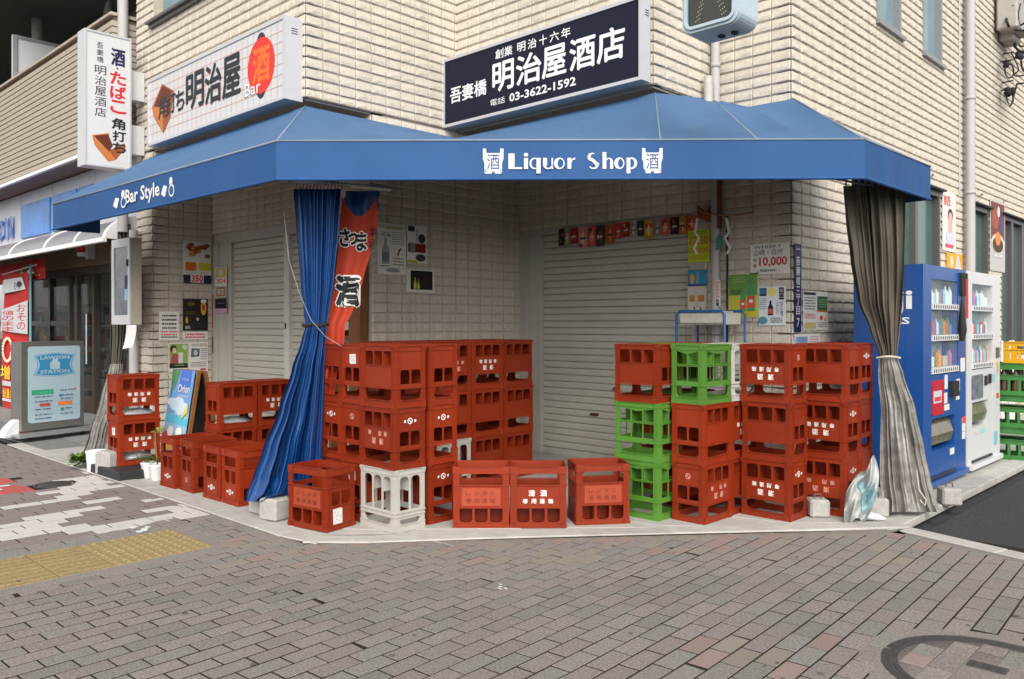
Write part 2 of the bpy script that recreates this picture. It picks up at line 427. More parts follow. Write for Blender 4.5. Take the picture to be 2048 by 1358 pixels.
# gum spots and grime on the pavers
m = MB(); gum = mat('gum_spot', (.10,.095,.09), .8, var=.2); rr = random.Random(21)
for k in range(90):
    u, v = rr.uniform(-6, 0), rr.uniform(1.2, 5.2)
    if v < edge_v(u)-.1: r = rr.uniform(.006, .016); m.fell(Fr((u,v,.0026),(1,0,0),(0,0,1),(0,1,0)), 0, 0, r, r*rr.uniform(.6,1), 0, gum, 9)
m.build('gum_spot', pv, kind='stuff')
# manhole covers
mh = thing('manhole_cover', (-.89, 3.60, 0), label='large round manhole cover inlaid with pavers in the near right corner', cat='manhole')
iron = mat('cast_iron', (.065,.06,.058), .6, metal=.3, var=.4, scale=40, bump=.6, stain=.3, scol=(.12,.09,.07))
m = MB(); n = 48
for (r0, r1, z0) in ((.385, .352, .0015), (.347, .325, .002)):
    vs = [(r*math.cos(2*math.pi*i/n), r*math.sin(2*math.pi*i/n), z0) for r in (r0, r1) for i in range(n)]
    vs += [(r*math.cos(2*math.pi*i/n), r*math.sin(2*math.pi*i/n), z0-.014) for r in (r1, r0) for i in range(n)]
    m.add(vs, [(i+n*a, (i+1)%n+n*a, (i+1)%n+n*((a+1)%4), i+n*((a+1)%4)) for a in range(4) for i in range(n)], iron)
m.build('ring', mh)
m = MB(); m.lathe((0,0,-.012), [(.352,.009),(.351,.0108),(0,.0112)], pmats[2], 32); m.lathe((0,0,-.012), [(.47,.0104),(.353,.0106)], pmats[0], 32); m.build('cover_bed', mh)
m = MB(); m.box(-.09, .05, .015, .085, -.012, .0025, iron, .003)
for i in range(4): m.box(-.08+.033*i, -.068+.033*i, .022, .078, .0025, .005, iron)
m.build('lifting_key_plate', mh)
for i in range(-4, 4):
    for j in range(-2, 3):
        x, y = (i+.5)*.0985, j*.1985+(.1 if i % 2 else 0)
        # clip the paver by the ring
        hh = math.sqrt(max(0, .318**2-(abs(x)+.045)**2)) if abs(x)+.045 < .318 else 0
        a, b = max(y-.098, -hh), min(y+.098, hh)
        if b-a < .03 or (abs(x+.02) < .1 and abs((a+b)/2-.05) < .07): continue
        c = random.choice([2, 2, 4, 0, 1, 2]); s = paver_mesh(b-a, .0985, 1, pmats[c]); o = s.build('paver', mh); o.location = (x, (a+b)/2, .0028)
# cut pavers round the cover
m = MB()
for k in range(26):
    a0, a1 = 2*math.pi*k/26, 2*math.pi*(k+.93)/26; c = random.choice([0, 1, 2])
    ro = .43+.03*abs(math.sin(2*a0)); q = [(.392*math.cos(a0),.392*math.sin(a0)),(ro*math.cos(a0),ro*math.sin(a0)),(ro*math.cos(a1),ro*math.sin(a1)),(.392*math.cos(a1),.392*math.sin(a1))]
    m.poly([(-.89+x, 3.60+y, -.003) for x, y in q], pmats[c])
m.build('cut_paver', pv, kind='stuff')
m = MB(); m.lathe((0,0,0), [(.16,-.01),(.158,.001),(.14,.002),(.138,-.002),(.13,-.002),(.128,.002),(0,.002)], iron, 28)
for i in range(-3, 4): m.box(-.09, .09, i*.033-.006, i*.033+.006, .002, .004, iron)
o = m.build('drain_cover', label='small dark oval drain cover among the white paving stripes', cat='drain cover'); o.location = (-7.62, 2.38, 0)
# painted no-smoking panel
redpaint = mat('red_road_paint', (.44,.085,.08), .8, var=.2, scale=60, bump=.5, bscale=200, stain=.2, scol=(.3,.2,.19))
m = MB(); m.box(-8.33, -7.44, 1.2, 2.19, -.012, .0, redpaint, .003)
wrp = mat('white_road_paint', (.66,.65,.64), .8, var=.15, scale=70, bump=.4, bscale=200)
def rp(pts): m.poly([(x, y, .003) for x, y in pts], wrp)
rp([(-8.0,1.5),(-7.9,1.5),(-7.86,2.02),(-7.94,2.02)]); rp([(-7.86,1.6),(-7.66,1.5),(-7.62,1.56),(-7.84,1.68)])
rp([(-7.88,1.8),(-7.70,2.02),(-7.64,1.98),(-7.82,1.74)]); rp([(-7.92,1.86),(-8.1,2.04),(-8.15,2.0),(-7.97,1.8)]); rp([(-7.89,1.95),(-7.86,2.1),(-7.80,2.1),(-7.82,1.93)])
tag(m.build('painted_pavement_panel', label='red painted pavement panel with white pictogram at the left edge', cat='road marking'))

# kerb strip, concrete apron, asphalt lane
kb = thing('kerb', kind='structure')
line = [(-10.5, 2.80), (-4.72, 2.80)]
def kstone(p0, p1, wd, z, inner):
    d = Vector((p1[0]-p0[0], p1[1]-p0[1])); L = d.length; d.normalize(); nrm = Vector((-d.y, d.x))
    kk = len(kb.children); e = .045 if z > .0065 else -.003; m = MB(); m.box(-e, L+e, 0.002, wd, -.05, z+(.0012 if kk % 2 else 0), kerbm, .005); o = m.build('kerb_stone', kb)
    o.location = (p0[0], p0[1], 0); o.rotation_euler = (0, 0, math.atan2(d.y, d.x))
u = -10.5
while u < -4.85:
    kstone((u, 2.785), (min(u+.605, -4.72), 2.785), .155, .006, 0); u += .605
pts = [(-4.72, 2.785), (-4.44, 2.83), (-4.20, 3.06), (-3.78, 3.585), (-3.35, 4.10), (-2.92, 4.60), (-2.50, 5.08), (-2.10, 5.56), (-1.93, 5.76)]
for a, b in zip(pts, pts[1:]): kstone(a, b, .16, .007, 0)
v = 5.79
while v < 16: kstone((-1.96, v), (-1.96, v+.6), .16, .006, 0); v += .605
for k in range(12): kstone((-1.93+.605*k, 5.66-.135*1.2*k), (-1.93+.605*(k+1), 5.66-.135*1.2*(k+1)), .14, .004, 0)
ap = thing('apron', kind='structure')
m = MB(); ring = [(-18, 2.93, -.02), (-4.80, 2.93, -.02), (-4.36, 3.0, -.02), (-2.1, 5.62, -.02), (-2.1, 16, -.02), (-7, 16, -.02), (-18, 16, -.02)]
m.poly(ring, grout); m.build('apron_bed', ap)
m = MB(); m.poly([(-4.95,2.93,-.003),(-4.40,2.93,-.003),(-2.0,5.66,-.003),(-2.0,5.95,-.003),(-2.35,5.95,-.003),(-4.62,3.25,-.003)], kerbm); m.build('apron_edge_fill', ap)
def slab(poly, z=.001):
    m = MB(); n = len(poly); cx = sum(p[0] for p in poly)/n; cy = sum(p[1] for p in poly)/n
    q = [(cx+(x-cx)*.994, cy+(y-cy)*.994) for x, y in poly]
    m.add([(*p, -.02) for p in q]+[(*p, z) for p in q], [tuple(range(n, 2*n))]+[(i, (i+1)%n, (i+1)%n+n, i+n) for i in range(n)], apron)
    m.build('apron_slab', ap)
def vin(u): return 2.945 if u < -4.72 else 2.945+(u+4.72)*(5.86-2.945)/(2.62)
xs = [-9.75+.60*i for i in range(13)]
for a, b in zip(xs, xs[1:]):
    for (y0, y1) in ((2.945, 3.40), (3.40, 4.0), (4.0, 4.62)):
        c0 = max(y0, vin(a)); c1 = max(y0, vin(b))
        if c0 >= y1 and c1 >= y1: continue
        c0 = min(c0, y1-.002); c1 = min(c1, y1-.002)
        slab([(a, c0), (b, c1), (b, y1), (a, y1)])
xs = [-6.14+.6*i for i in range(7)]+[-2.12]
for a, b in zip(xs, xs[1:]):
    for k in range(4):
        y0 = 4.62+k*.6; y1 = y0+.6; c0 = max(y0, vin(a)); c1 = max(y0, vin(b))
        if c0 >= y1 and c1 >= y1: continue
        slab([(a, min(c0, y1-.002)), (b, min(c1, y1-.002)), (b, y1), (a, y1)])
for k in range(14): slab([(-3.07, 7.02+.6*k), (-2.12, 7.02+.6*k), (-2.12, 7.62+.6*k), (-3.07, 7.62+.6*k)])
m = MB(); m.poly([(-1.79, 5.76, -.003), (6, 4.2, -.003), (9, 4, -.003), (9, 40, -.003), (-1.79, 40, -.003)], asph); m.build('side_road', kind='structure')

# ------------------------------------------------------------------ the liquor shop
shop = thing('corner_shop', (-6, 6, 0), label='cream split-face tiled corner building with stepped plan above the blue awning', cat='building')
shop.location = (0, 0, 0)
NV = 7
def tile_mesh(k, wd=TW, ht=P):
    rr = random.Random(k); a = wd-.008; h = ht-.009; xs = [0, .035, .5, .965, 1]; hs = [0, .10, .5, 1]
    base = {0: .003, .10: .0150, .5: .0125, 1: .0060}; vs = []
    for hh in hs:
        for x in xs:
            d = base[hh]+(rr.uniform(-.0035, .003) if hh in (.1, .5) else rr.uniform(-.001,.001))
            if x in (0, 1): d -= .0055
            vs.append((x*a, hh*h+(rr.uniform(-.004,.005) if hh == .10 else 0), d))
    n = len(xs); fs = [(j*n+i, j*n+i+1, (j+1)*n+i+1, (j+1)*n+i) for j in range(3) for i in range(n-1)]
    rim = [0,1,2,3,4, 9,14, 19,18,17,16,15, 10,5]
    b = len(vs); vs += [(vs[i][0], vs[i][1], -.001) for i in rim]; nr = len(rim)
    fs += [(rim[i], b+i, b+(i+1)%nr, rim[(i+1)%nr]) for i in range(nr)]
    return vs, fs
TV = [tile_mesh(k) for k in range(NV)]
tiles = []
def wall(fr, a0, a1, z0, z1, holes=(), from_right=False):
    m = MB()
    # backing with holes, split in strips
    xs = sorted({a0, a1, *[h[0] for h in holes], *[h[1] for h in holes]}); zs = sorted({z0, z1, *[h[2] for h in holes], *[h[3] for h in holes]})
    xs = [x for x in xs if a0 <= x <= a1]; zs = [z for z in zs if z0 <= z <= z1]
    for xa, xb in zip(xs, xs[1:]):
        for za, zb in zip(zs, zs[1:]):
            cx, cz = (xa+xb)/2, (za+zb)/2
            if any(h[0] < cx < h[1] and h[2] < cz < h[3] for h in holes): continue
            m.fbox(fr, xa, xb, za, zb, -.12, 0, mortar)
    wobj = m.build('wall', shop)
    k0 = math.floor(z0/P); nn = int(math.ceil((a1-a0)/TW))
    for k in range(k0, int(math.ceil(z1/P))):
        for i in range(nn):
            if from_right: xb = a1-i*TW; xa = xb-TW
            else: xa = a0+i*TW; xb = xa+TW
            za, zb = k*P, (k+1)*P
            xa, xb, za, zb = max(xa, a0), min(xb, a1), max(za, z0), min(zb, z1)
            for h in holes:
                if h[0] < (xa+xb)/2 < h[1] or h[0] <= xa < h[1] or h[0] < xb <= h[1]:
                    if h[2] <= (za+zb)/2 <= h[3]:
                        if xa < h[0] < xb and not xb > h[1]: xb = h[0]
                        elif xa < h[1] < xb: xa = h[1]
                        elif xa >= h[0] and xb <= h[1]: xb = xa
                    elif za < h[2] < zb: zb = h[2]
                    elif za < h[3] < zb: za = h[3]
            if xb-xa < .02 or zb-za < .02: continue
            tiles.append((fr, xa, za, (xb-xa)/TW, (zb-za)/P, wobj))
fA = frV(0, VC); fL = frV(0, VL); fSg = frV(0, VS); f0 = frV(0, VA)
fC = frU(UC, 0); fB = frU(UB, 0); fS = frU(US, 0); fW = frU(UW, 0)
wall(fA, UE, UC, 0, ZS)
wall(fA, UE, UB, ZS, ZT, [(UC+.02, -6.95, 4.66, ZT+1)])
wall(fC, VC, VL, 0, ZS)
wall(fL, UC, UB, 2.385, ZS)
wall(fB, VL, VA, 0, ZS)
wall(fB, VC, VS, ZS, ZT)
wall(fSg, UB, US, ZS, ZT)
wall(fS, VS, VA, ZS, ZT)
wall(f0, UB, US, 2.352, ZS)
wall(f0, -4.01, US, 0, 2.352)
wall(f0, US, UW, 0, ZT, from_right=True)
WH = [(8.75, 10.33, .9, 2.87), (11.34, 12.34, .9, 2.87), (12.98, 15.4, .9, 2.87), (8.37, 9.06, 4.34, 5.9), (9.72, 10.40, 4.34, 5.9)]
wall(fW, VA, 17.0, 0, ZT, WH)
# far end and return of the column
fE = Fr((UE, VC+3, 0), (0,-1,0), (-1,0,0)); wall(fE, 0, 3, 0, ZT)
# pick the 299 tiles that show largest
def vis(t):
    fr, xa, za, sx, sz, _ = t; p = fr(xa+TW*sx/2, za+P*sz/2, .01); q = seen(p.x, p.y, p.z)
    if not q or not (-10 < q[0] < 2058 and -5 < q[1] < 700): return 0
    nrm = fr.o; d = Vector((-p.x, -p.y, EYE-p.z)).normalized().dot(nrm)
    if p.z < 1.2 and p.x < -3.2: return 0
    hid = (2.3 < p.z < 3.24) or (fr is fA and p.z < 4) or (fr is fSg and 3.27 < p.z < 3.95)
    return 0 if hid or d <= 0 else d*sx/(q[2]**2)
tiles.sort(key=vis, reverse=True)
tmesh = []
for k in range(NV):
    m = MB(); m.add(TV[k][0], TV[k][1], tilem); tmesh.append(m.mesh('tile'))
for k, (fr, xa, za, sx, sz, wo) in enumerate(tiles[:299]):
    o = bpy.data.objects.new('tile', tmesh[k*5 % NV]); link(o, wo)
    M4 = Matrix((fr.r, fr.u, fr.o)).transposed().to_4x4(); M4.translation = fr(xa+.004, za+.0045, 0)
    o.matrix_local = M4 @ Matrix.Diagonal((sx if sx < .99 else 1, sz if sz < .99 else 1, 1, 1))
m = MB()
for k, (fr, xa, za, sx, sz, wo) in enumerate(tiles[299:]):
    vs, fs = TV[(k*3+k//7) % NV]
    m.add([fr(xa+.004+x*sx, za+.0045+y*sz, d) for x, y, d in vs], fs, tilem)
m.build('tile', shop, kind='stuff')
m = MB(); m.box(UB-.12, UB+.0035, VA+.0006, VA+.12, 0, ZS, mortar); m.build('corner_filler', shop)
# roof, soffits, drip trims
m = MB()
m.poly([(UE,VC,ZT),(UB,VC,ZT),(UB,VS,ZT),(US,VS,ZT),(US,VA,ZT),(UW,VA,ZT),(UW,17,ZT),(UE,17,ZT)], mortar); m.build('roof', shop)
soff = mat('soffit_board', (.30,.28,.25), .8, var=.08)
m = MB(); m.box(UC-.1, UB-.012, VC+.012, VL+.1, ZS-.02, ZS-.004, soff); m.box(UB-.1, US-.012, VS+.012, VA+.1, ZS-.02, ZS-.004, soff); m.build_each('soffit', shop)
m = MB()
m.box(UE, UB+.012, VC-.016, VC+.012, ZS-.0018, ZS-.002, mortar); m.box(UB-.012, UB+.018, VC, VS, ZS-.0018, ZS-.002, mortar); m.box(UB+.02, US+.016, VS-.016, VS+.012, ZS-.0018, ZS-.002, mortar); m.build_each('drip_trim', shop)
# strip of tiles hanging below the trim (seen above the awning)
# upper left window with a dark sill
m = MB(); fr = fA
m.box(UC+.02, -6.9, VC+.10, VC+.24, 4.62, 6.4, glassb); m.box(UC, -6.9, VC+.02, VC+.10, 4.66, 4.72, framew); m.build('window', shop)
m = MB(); m.box(UC-.02, -6.8, VC-.085, VC+.02, 4.635, 4.668, frameg, .004); m.box(UC-.01, -6.8, VC-.05, VC, 4.60, 4.633, frameg); m.build('window_sill', shop)
# side windows
for i, (a0, a1, z0, z1) in enumerate(WH):
    up = i > 2; fm = framew if up else frameg; g = glassb if up else glassg
    win = thing('window'); win.parent = shop
    m = MB(); m.fbox(fW, a0, a1, z0, z1, -.11, -.10, dark)
    t = .05 if up else .06
    m.fbox(fW, a0, a0+t, z0, z1, -.09, .012, fm); m.fbox(fW, a1-t, a1, z0, z1, -.09, .012, fm)
    m.fbox(fW, a0+t, a1-t, z1-t, z1, -.09, .010, fm); m.fbox(fW, a0+t, a1-t, z0, z0+t, -.09, .010, fm)
    if up: m.fbox(fW, a0-.03, a1+.03, z0-.04, z0-.002, -.02, .05, fm)
    else:
        m.fbox(fW, a0-.03, a1+.04, z1+.002, z1+.022, -.01, .07, mat('drip_cap', (.03,.028,.026), .6))
        nmul = 1 if a1-a0 > 1.2 else 0
        if i == 2: nmul = 3
        for k in range(nmul):
            x = a0+(a1-a0)*(k+1)/(nmul+1); m.fbox(fW, x-.045, x+.045, z0+t, z1-t, -.088, .006, fm)
    m.build('frame', win)
    m = MB(); m.fbox(fW, a0+t*.5, a1-t*.5, z0+t*.5, z1-t*.5, -.075, -.060, g); m.build('pane', win)
    if up:
        m = MB(); m.fbox(fW, a0+.12, a1-.05, z0+.04, z0+.62, -.098, -.080, mat('blind', (.35,.5,.58), .7)); m.build('blind', win)

# shutters --------------------------------------------------------
def shutter(name, U0, U1, V, zb, zt, label, pitch, boxz, frame_l, frame_r, midpost=None):
    t = thing(name, ((U0+U1)/2, V, 0), label=label, cat='shutter'); ox = (U0+U1)/2
    prof = [(0, -.012), (.05, .004), (.12, .009), (.30, .0115), (.75, .0115), (.93, .007), (1., -.002)]
    def slat_mesh(x0, x1):
        m = MB(); vs = []
        for c, d in prof: vs += [(x0, -d, c*pitch), (x1, -d, c*pitch)]
        m.add(vs, [(2*i, 2*i+1, 2*i+3, 2*i+2) for i in range(len(prof)-1)], shut); return m.mesh('slat')
    segs = [(U0, U1)] if not midpost else [(U0, midpost[0]), (midpost[1], U1)]
    n = int((zt-zb)/pitch)
    for a, b in segs:
        me = slat_mesh(a-ox, b-ox)
        for k in range(n+1):
            o = link(bpy.data.objects.new('slat', me), t); o.location = (0, .03, zt-(k+1)*pitch)
    m = MB(); m.box(U0-.01-ox, U1+.01-ox, .034, .05, 0, zt, dark); m.build('backing', t)
    m = MB(); m.box(frame_l-ox, frame_r-ox, -.012, .06, zt, boxz, shutf); m.build('header', t)
    for a, b in ((frame_l, U0), (U1, frame_r)):
        if b-a > .01:
            m = MB(); m.box(a-ox, b-ox, -.018, .06, 0, zt-.001, shutf, .004)
            if b-a > .1: m.box(a-ox+(b-a)*.0, a-ox+(b-a)*.35, -.030, -.0185, 0, zt-.001, shutf)
            m.build('guide_rail', t)
    if midpost: m = MB(); m.box(midpost[0]-ox, midpost[1]-ox, -.022, .06, 0, zt-.001, mat('post_paint', (.56,.54,.49), .45), .004); m.box(midpost[0]-ox+.02, midpost[0]-ox+.05, -.0235, -.0221, 1.30, 1.36, dark); m.build('centre_post', t)
    m = MB(); m.box(U0-ox, U1-ox, .005, .03, .0, .06, shutf); m.build('bottom_bar', t)
    return t
t = shutter('roller_shutter', -5.83, -4.02, VA+.02, 0, 2.285, 'wide pale roller shutter with fine slats behind the front crates', .0695, 2.35, UB+.004, -4.0)
p1 = onV(1185, 829, VA); m = MB(); ox = (-5.83-4.02)/2
m.box(p1[0]-ox-.045, p1[0]-ox+.045, -.004, .02, p1[2]-.012, p1[2]+.012, mat('brown_slot', (.07,.03,.02), .6)); m.build('letter_slot', t)
p1 = onV(1227, 778, VA); m = MB(); m.fprism(Fr((p1[0]-ox, 0, p1[2]), (1,0,0), (0,-1,0)), [(-.03,0),(0,-.018),(.03,0),(0,.018)], -.02, .006, frameg); m.build('lock_plate', t)
t = shutter('narrow_shutter', -8.77, -6.42, VL+.02, 0, 2.27, 'narrow double roller shutter with centre post left of the blue curtain', .0695, 2.383, UC+.004, -6.40, (-7.64, -7.545))
# ------------------------------------------------------------------ awning
ZB, ZF = 2.287, 2.54
aw = thing('awning', label='long blue canvas awning wrapping the shop corner with white lettering', cat='awning')
FL = [(-9.02, 2.80), (-4.845, 2.835), (-2.06, 5.43), (-2.06, 6.72)]
AT = [(-9.02, VC-.02), (UB+.0, VC-.0), (UB+.02, VS-.02), (US+.02, VS-.0), (US+.02, VA-.02), (-3.44, VA-.02), (UW+.015, VA-.0), (UW+.015, 6.80)]
AZ = [3.20, 3.20, 3.20, 3.205, 3.33, 3.20, 3.205, 3.16]
def roofpt(a, b, t, s, sag=.055):
    z = a[2]*(1-t)+b[2]*t+.006*math.sin(9*t+4*a[0])*math.sin(math.pi*t)*math.sin(7*(a[0]+a[1])); return (a[0]*(1-t)+b[0]*t, a[1]*(1-t)+b[1]*t, z-sag*math.sin(math.pi*t)*math.sin(math.pi*s))
A = [(*p, z) for p, z in zip(AT, AZ)]; Fp = [(*p, ZF) for p in FL]
mixp = lambda p, q, t: tuple(p[i]*(1-t)+q[i]*t for i in range(3))
F1a = mixp(Fp[1], Fp[2], .655); F1b = mixp(Fp[1], Fp[2], .82); F1c = mixp(Fp[1], Fp[2], .91); Fi = mixp(Fp[1], Fp[2], .26)
Rm = mixp(Fp[2], Fp[3], 1.)
panels = [(A[0], A[1], Fp[0], Fp[1]), (A[1], A[2], Fp[1], Fi), (A[2], A[3], Fi, F1a), (A[3], A[4], F1a, F1b), (A[4], A[5], F1b, F1c), (A[5], A[6], F1c, Fp[2]), (A[6], A[7], Fp[2], Fp[3])]
aroof = mat('awning_canvas_lit_top', (.062, .138, .27), .75, spec=.3, var=.10, scale=2.2, bump=.3, bscale=380, stain=.55, sscale=1.7, scol=(.10,.18,.31))  # same canvas made paler: light from above and dusty sheen put into colour
m = MB()
for a0, a1, b0, b1 in panels:
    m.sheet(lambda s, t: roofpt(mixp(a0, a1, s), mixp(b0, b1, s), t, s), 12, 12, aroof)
m.build('canopy', aw)
m = MB()
for a, b in ((A[1], Fp[1]), (A[3], F1a), (A[4], F1b), (A[6], Fp[2])):
    m.tube([mixp(a, b, t) for t in (0, .5, 1)], .006, seam, 6)
for a, b in zip(Fp, Fp[1:]): m.tube([(a[0],a[1],a[2]+.001),(b[0],b[1],b[2]+.001)], .007, seam, 6)
m.build_each('seam', aw)
def fas(p, q, name='valance'):
    m = MB(); n = 24
    def f(s, t):
        wv = (.006*math.sin(7*s*math.pi+1)+.004*math.sin(17*s*math.pi))*(1-t)*min(1, 12*s, 12*(1-s)); d = Vector((q[0]-p[0], q[1]-p[1])).normalized()
        return (p[0]+(q[0]-p[0])*s+d.y*wv, p[1]+(q[1]-p[1])*s-d.x*wv, ZB+(ZF-ZB)*t)
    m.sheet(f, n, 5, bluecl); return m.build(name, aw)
for a, b in zip(FL, FL[1:]): fas(a, b)
fas((-9.02, VC-.62), FL[0]); fas(FL[3], (-2.66, 6.745))
m = MB()     # hem and frame inside
for a, b in zip(FL, FL[1:]):
    m.tube([(a[0],a[1],ZB+.004),(b[0],b[1],ZB+.004)], .012, bluecl, 8)
m.build('hem', aw)
fri = mat('awning_frame', (.28,.27,.25), .5, metal=.4)
m = MB()
def inset(p, k=.05): return (p[0]-.04, p[1]+.04)
for a, b in zip(FL, FL[1:]):
    for z in (ZB+.03, ZF-.03): m.tube([(*inset(a), z), (*inset(b), z)], .014, fri, 6)
for k, (x, y, wx, wy) in enumerate([(-8.2,2.86,-8.2,VC),(-7.2,2.86,-7.2,VC),(-6.2,2.86,-6.2,VC),(-4.87,2.88,UB,VC),(-3.0,4.60,-3.8,5.6),(-2.1,5.45,UW,VA),(-2.12,6.6,UW,6.6)]):
    m.tube([(x-.02,y+.02,ZF-.05),(wx,wy,3.12)], .013, fri, 6); m.tube([(x-.02,y+.02,ZB+.04),(wx,wy,2.62)], .011, fri, 6)
m.build('frame', aw)
# lettering on the valance: chamfer side
pa, pb = Vector((*FL[1], ZB)), Vector((*FL[2], ZB)); dr = (pb-pa).normalized(); ot = Vector((dr.y, -dr.x, 0))
fCh = Fr(pa, dr, ot); LC = (pb-pa).length
def cpx(px):      # photo column -> distance along the chamfered valance
    r = ray(px, HY); den = r[0]*ot.x+r[1]*ot.y; k = (pa.x*ot.x+pa.y*ot.y)/den
    return (Vector((r[0]*k, r[1]*k))-Vector((pa.x, pa.y))).dot(Vector((dr.x, dr.y)))
def cpz(py, px=1145):
    r = ray(px, py); den = r[0]*ot.x+r[1]*ot.y; k = (pa.x*ot.x+pa.y*ot.y)/den; return EYE+r[2]*k-ZB
wl = mat('awning_print', (.72,.72,.73), .7, var=.05)
m = MB()
def stroke(c0, c1, l0, l1): return cpx(c0), cpz(c1), cpx(l0), cpz(l1)
def P2(pts, d=.006): m.fpoly(fCh, [(cpx(x), cpz(y)) for x, y in pts], d, wl)
def arc(cx, cy, ro_x, ro_y, ri_x, ri_y, a0, a1, dx=0, n=20):
    for i in range(n):
        t0, t1 = R(a0+(a1-a0)*i/n), R(a0+(a1-a0)*(i+1)/n)
        P2([(cx+ro_x*math.cos(t0), cy-ro_y*math.sin(t0)), (cx+ro_x*math.cos(t1), cy-ro_y*math.sin(t1)),
            (cx+dx+ri_x*math.cos(t1), cy-ri_y*math.sin(t1)), (cx+dx+ri_x*math.cos(t0), cy-ri_y*math.sin(t0))])
# broad-and-thin display letters drawn by hand: L i q u o r   S h o p
P2([(1017,307),(1029,307),(1029,338),(1017,338)]); P2([(1029.2,334.5),(1044,334.5),(1044,338),(1029.2,338)])
P2([(1048,316),(1056,316),(1056,338),(1048,338)]); arc(1052, 309.5, 4.4, 3.8, 0, 0, 0, 360)
arc(1069, 327, 10, 11.5, 7.5, 9, 0, 360, 1); P2([(1073,316),(1081,316),(1081,347),(1073,347)])
P2([(1086,316),(1094,316),(1094,331),(1086,331)]); arc(1096, 329, 10, 9.5, 6, 7, 180, 360, 1); P2([(1103,316),(1106,316),(1106,338),(1103,338)])
arc(1119, 327, 11, 11.5, 6, 9, 90, 270, 2); arc(1119, 327, 10, 11.5, 8, 9, -90, 90, 0)
P2([(1135,316),(1142.5,316),(1142.5,338),(1135,338)]); P2([(1142.6,321),(1146,317),(1150.5,315.5),(1150.5,319),(1146,320),(1142.6,325)])
arc(1184, 314.5, 9, 8.5, 4.5, 6, 60, 250, 1.5); P2([(1178,318),(1184,316),(1199,328),(1193,333)]); arc(1187, 330, 10, 8.5, 6, 6, -150, 60, -1)
P2([(1205,305),(1212.5,305),(1212.5,338),(1205,338)]); arc(1218, 325, 8, 9, 4, 6.5, 0, 150, -1); P2([(1220,325),(1226,325),(1226,338),(1220,338)])
arc(1239, 327, 10.5, 11.5, 5.5, 9, 90, 270, 2); arc(1239, 327, 9.5, 11.5, 7.5, 9, -90, 90, 0)
P2([(1253,316),(1260.5,316),(1260.5,347),(1253,347)]); arc(1263, 327, 11, 11.5, 6.5, 9, -90, 90, -1); arc(1263, 327, 5, 11.5, 4, 9, 90, 270, 0)
# pairs of bottle shapes with the character for sake between them
for x0 in (965, 1283):
    P2([(x0+1,297),(x0+7,297),(x0+8.5,309),(x0+8.5,346),(x0+4,345),(x0+4,326),(x0+1,318)])
    P2([(x0+42,297),(x0+36,297),(x0+34.5,309),(x0+34.5,346),(x0+39,345),(x0+39,326),(x0+42,318)])
    P2([(x0+8.4,306),(x0+34.6,306),(x0+34.6,338),(x0+24,338),(x0+21,345),(x0+18,338),(x0+8.4,338)])
    P2([(x0+4,338),(x0+20,338),(x0+18,347),(x0+5,347)]); P2([(x0+39,338),(x0+23,338),(x0+25,347),(x0+38,347)])
m.build('lettering', aw)
m = MB()
for x0 in (965, 1283):
    ftext(m, fCh, '酒', cpx(x0+9), cpz(339), cpx(x0+34), cpz(308), .0085, bluecl, .008)
m.build('lettering', aw)
fLf = Fr((*FL[0], ZB), (FL[1][0]-FL[0][0], FL[1][1]-FL[0][1], 0), (FL[1][1]-FL[0][1], -(FL[1][0]-FL[0][0]), 0))
def lpx(x, y):
    V = 2.80+.015; p = onV(x, y, V); return p[0]-FL[0][0], p[2]-ZB
m = MB(); a0, c0 = lpx(252, 403); a1, c1 = lpx(319, 362); 
ftext(m, fLf, 'Bar Style', a0, .045, a1, .20, .006, wl, .02)
for xa in (228, 322):
    a, _ = lpx(xa, 390); b, _ = lpx(xa+12, 390); c, _ = lpx(xa+14, 390); e, _ = lpx(xa+27, 390)
    m.fpoly(fLf, [(a,.09),(a+(b-a)*.4,.155),(b,.14),(b-(b-a)*.3,.07),(a+(b-a)*.5,.06)], .006, wl)
    m.fell(fLf, (c+e)/2, .10, (e-c)*.42, .05, .006, wl); m.fell(fLf, (c+e)/2-.01, .17, (e-c)*.25, .035, .006, wl)
    m.fell(fLf, (c+e)/2, .10, (e-c)*.30, .035, .0075, bluecl)
m.build('lettering', aw)

# ------------------------------------------------------------------ signs
navy = mat('navy_sign_face', (.010, .012, .028), .4, spec=.2, var=.03); wface = mat('white_sign_face', (.60,.60,.61), .35, spec=.5, var=.03, scale=2)
frm = mat('sign_frame', (.60,.60,.62), .35, metal=.35, var=.03); wtx = mat('sign_white_letters', (.82,.82,.82), .5, var=0)
def boxsign(name, fr, w_, h_, dep, face, label, edge=.028, cat='sign'):
    t = thing(name, fr.p, label=label, cat=cat); q = Fr((0,0,0), fr.r, fr.o)
    m = MB(); m.fbox(q, 0, w_, 0, h_, 0, dep, frm); m.build('case', t)
    m = MB()
    for a in ((0, w_, 0, edge), (0, w_, h_-edge, h_), (0, edge, edge, h_-edge), (w_-edge, w_, edge, h_-edge)): m.fbox(q, *a, dep+.0005, dep+.014, frm)
    m.build('frame', t)
    m = MB(); m.fbox(q, edge-.005, w_-edge+.005, edge-.005, h_-edge+.005, dep+.0008, dep+.005, face); m.build('face', t)
    return t, q
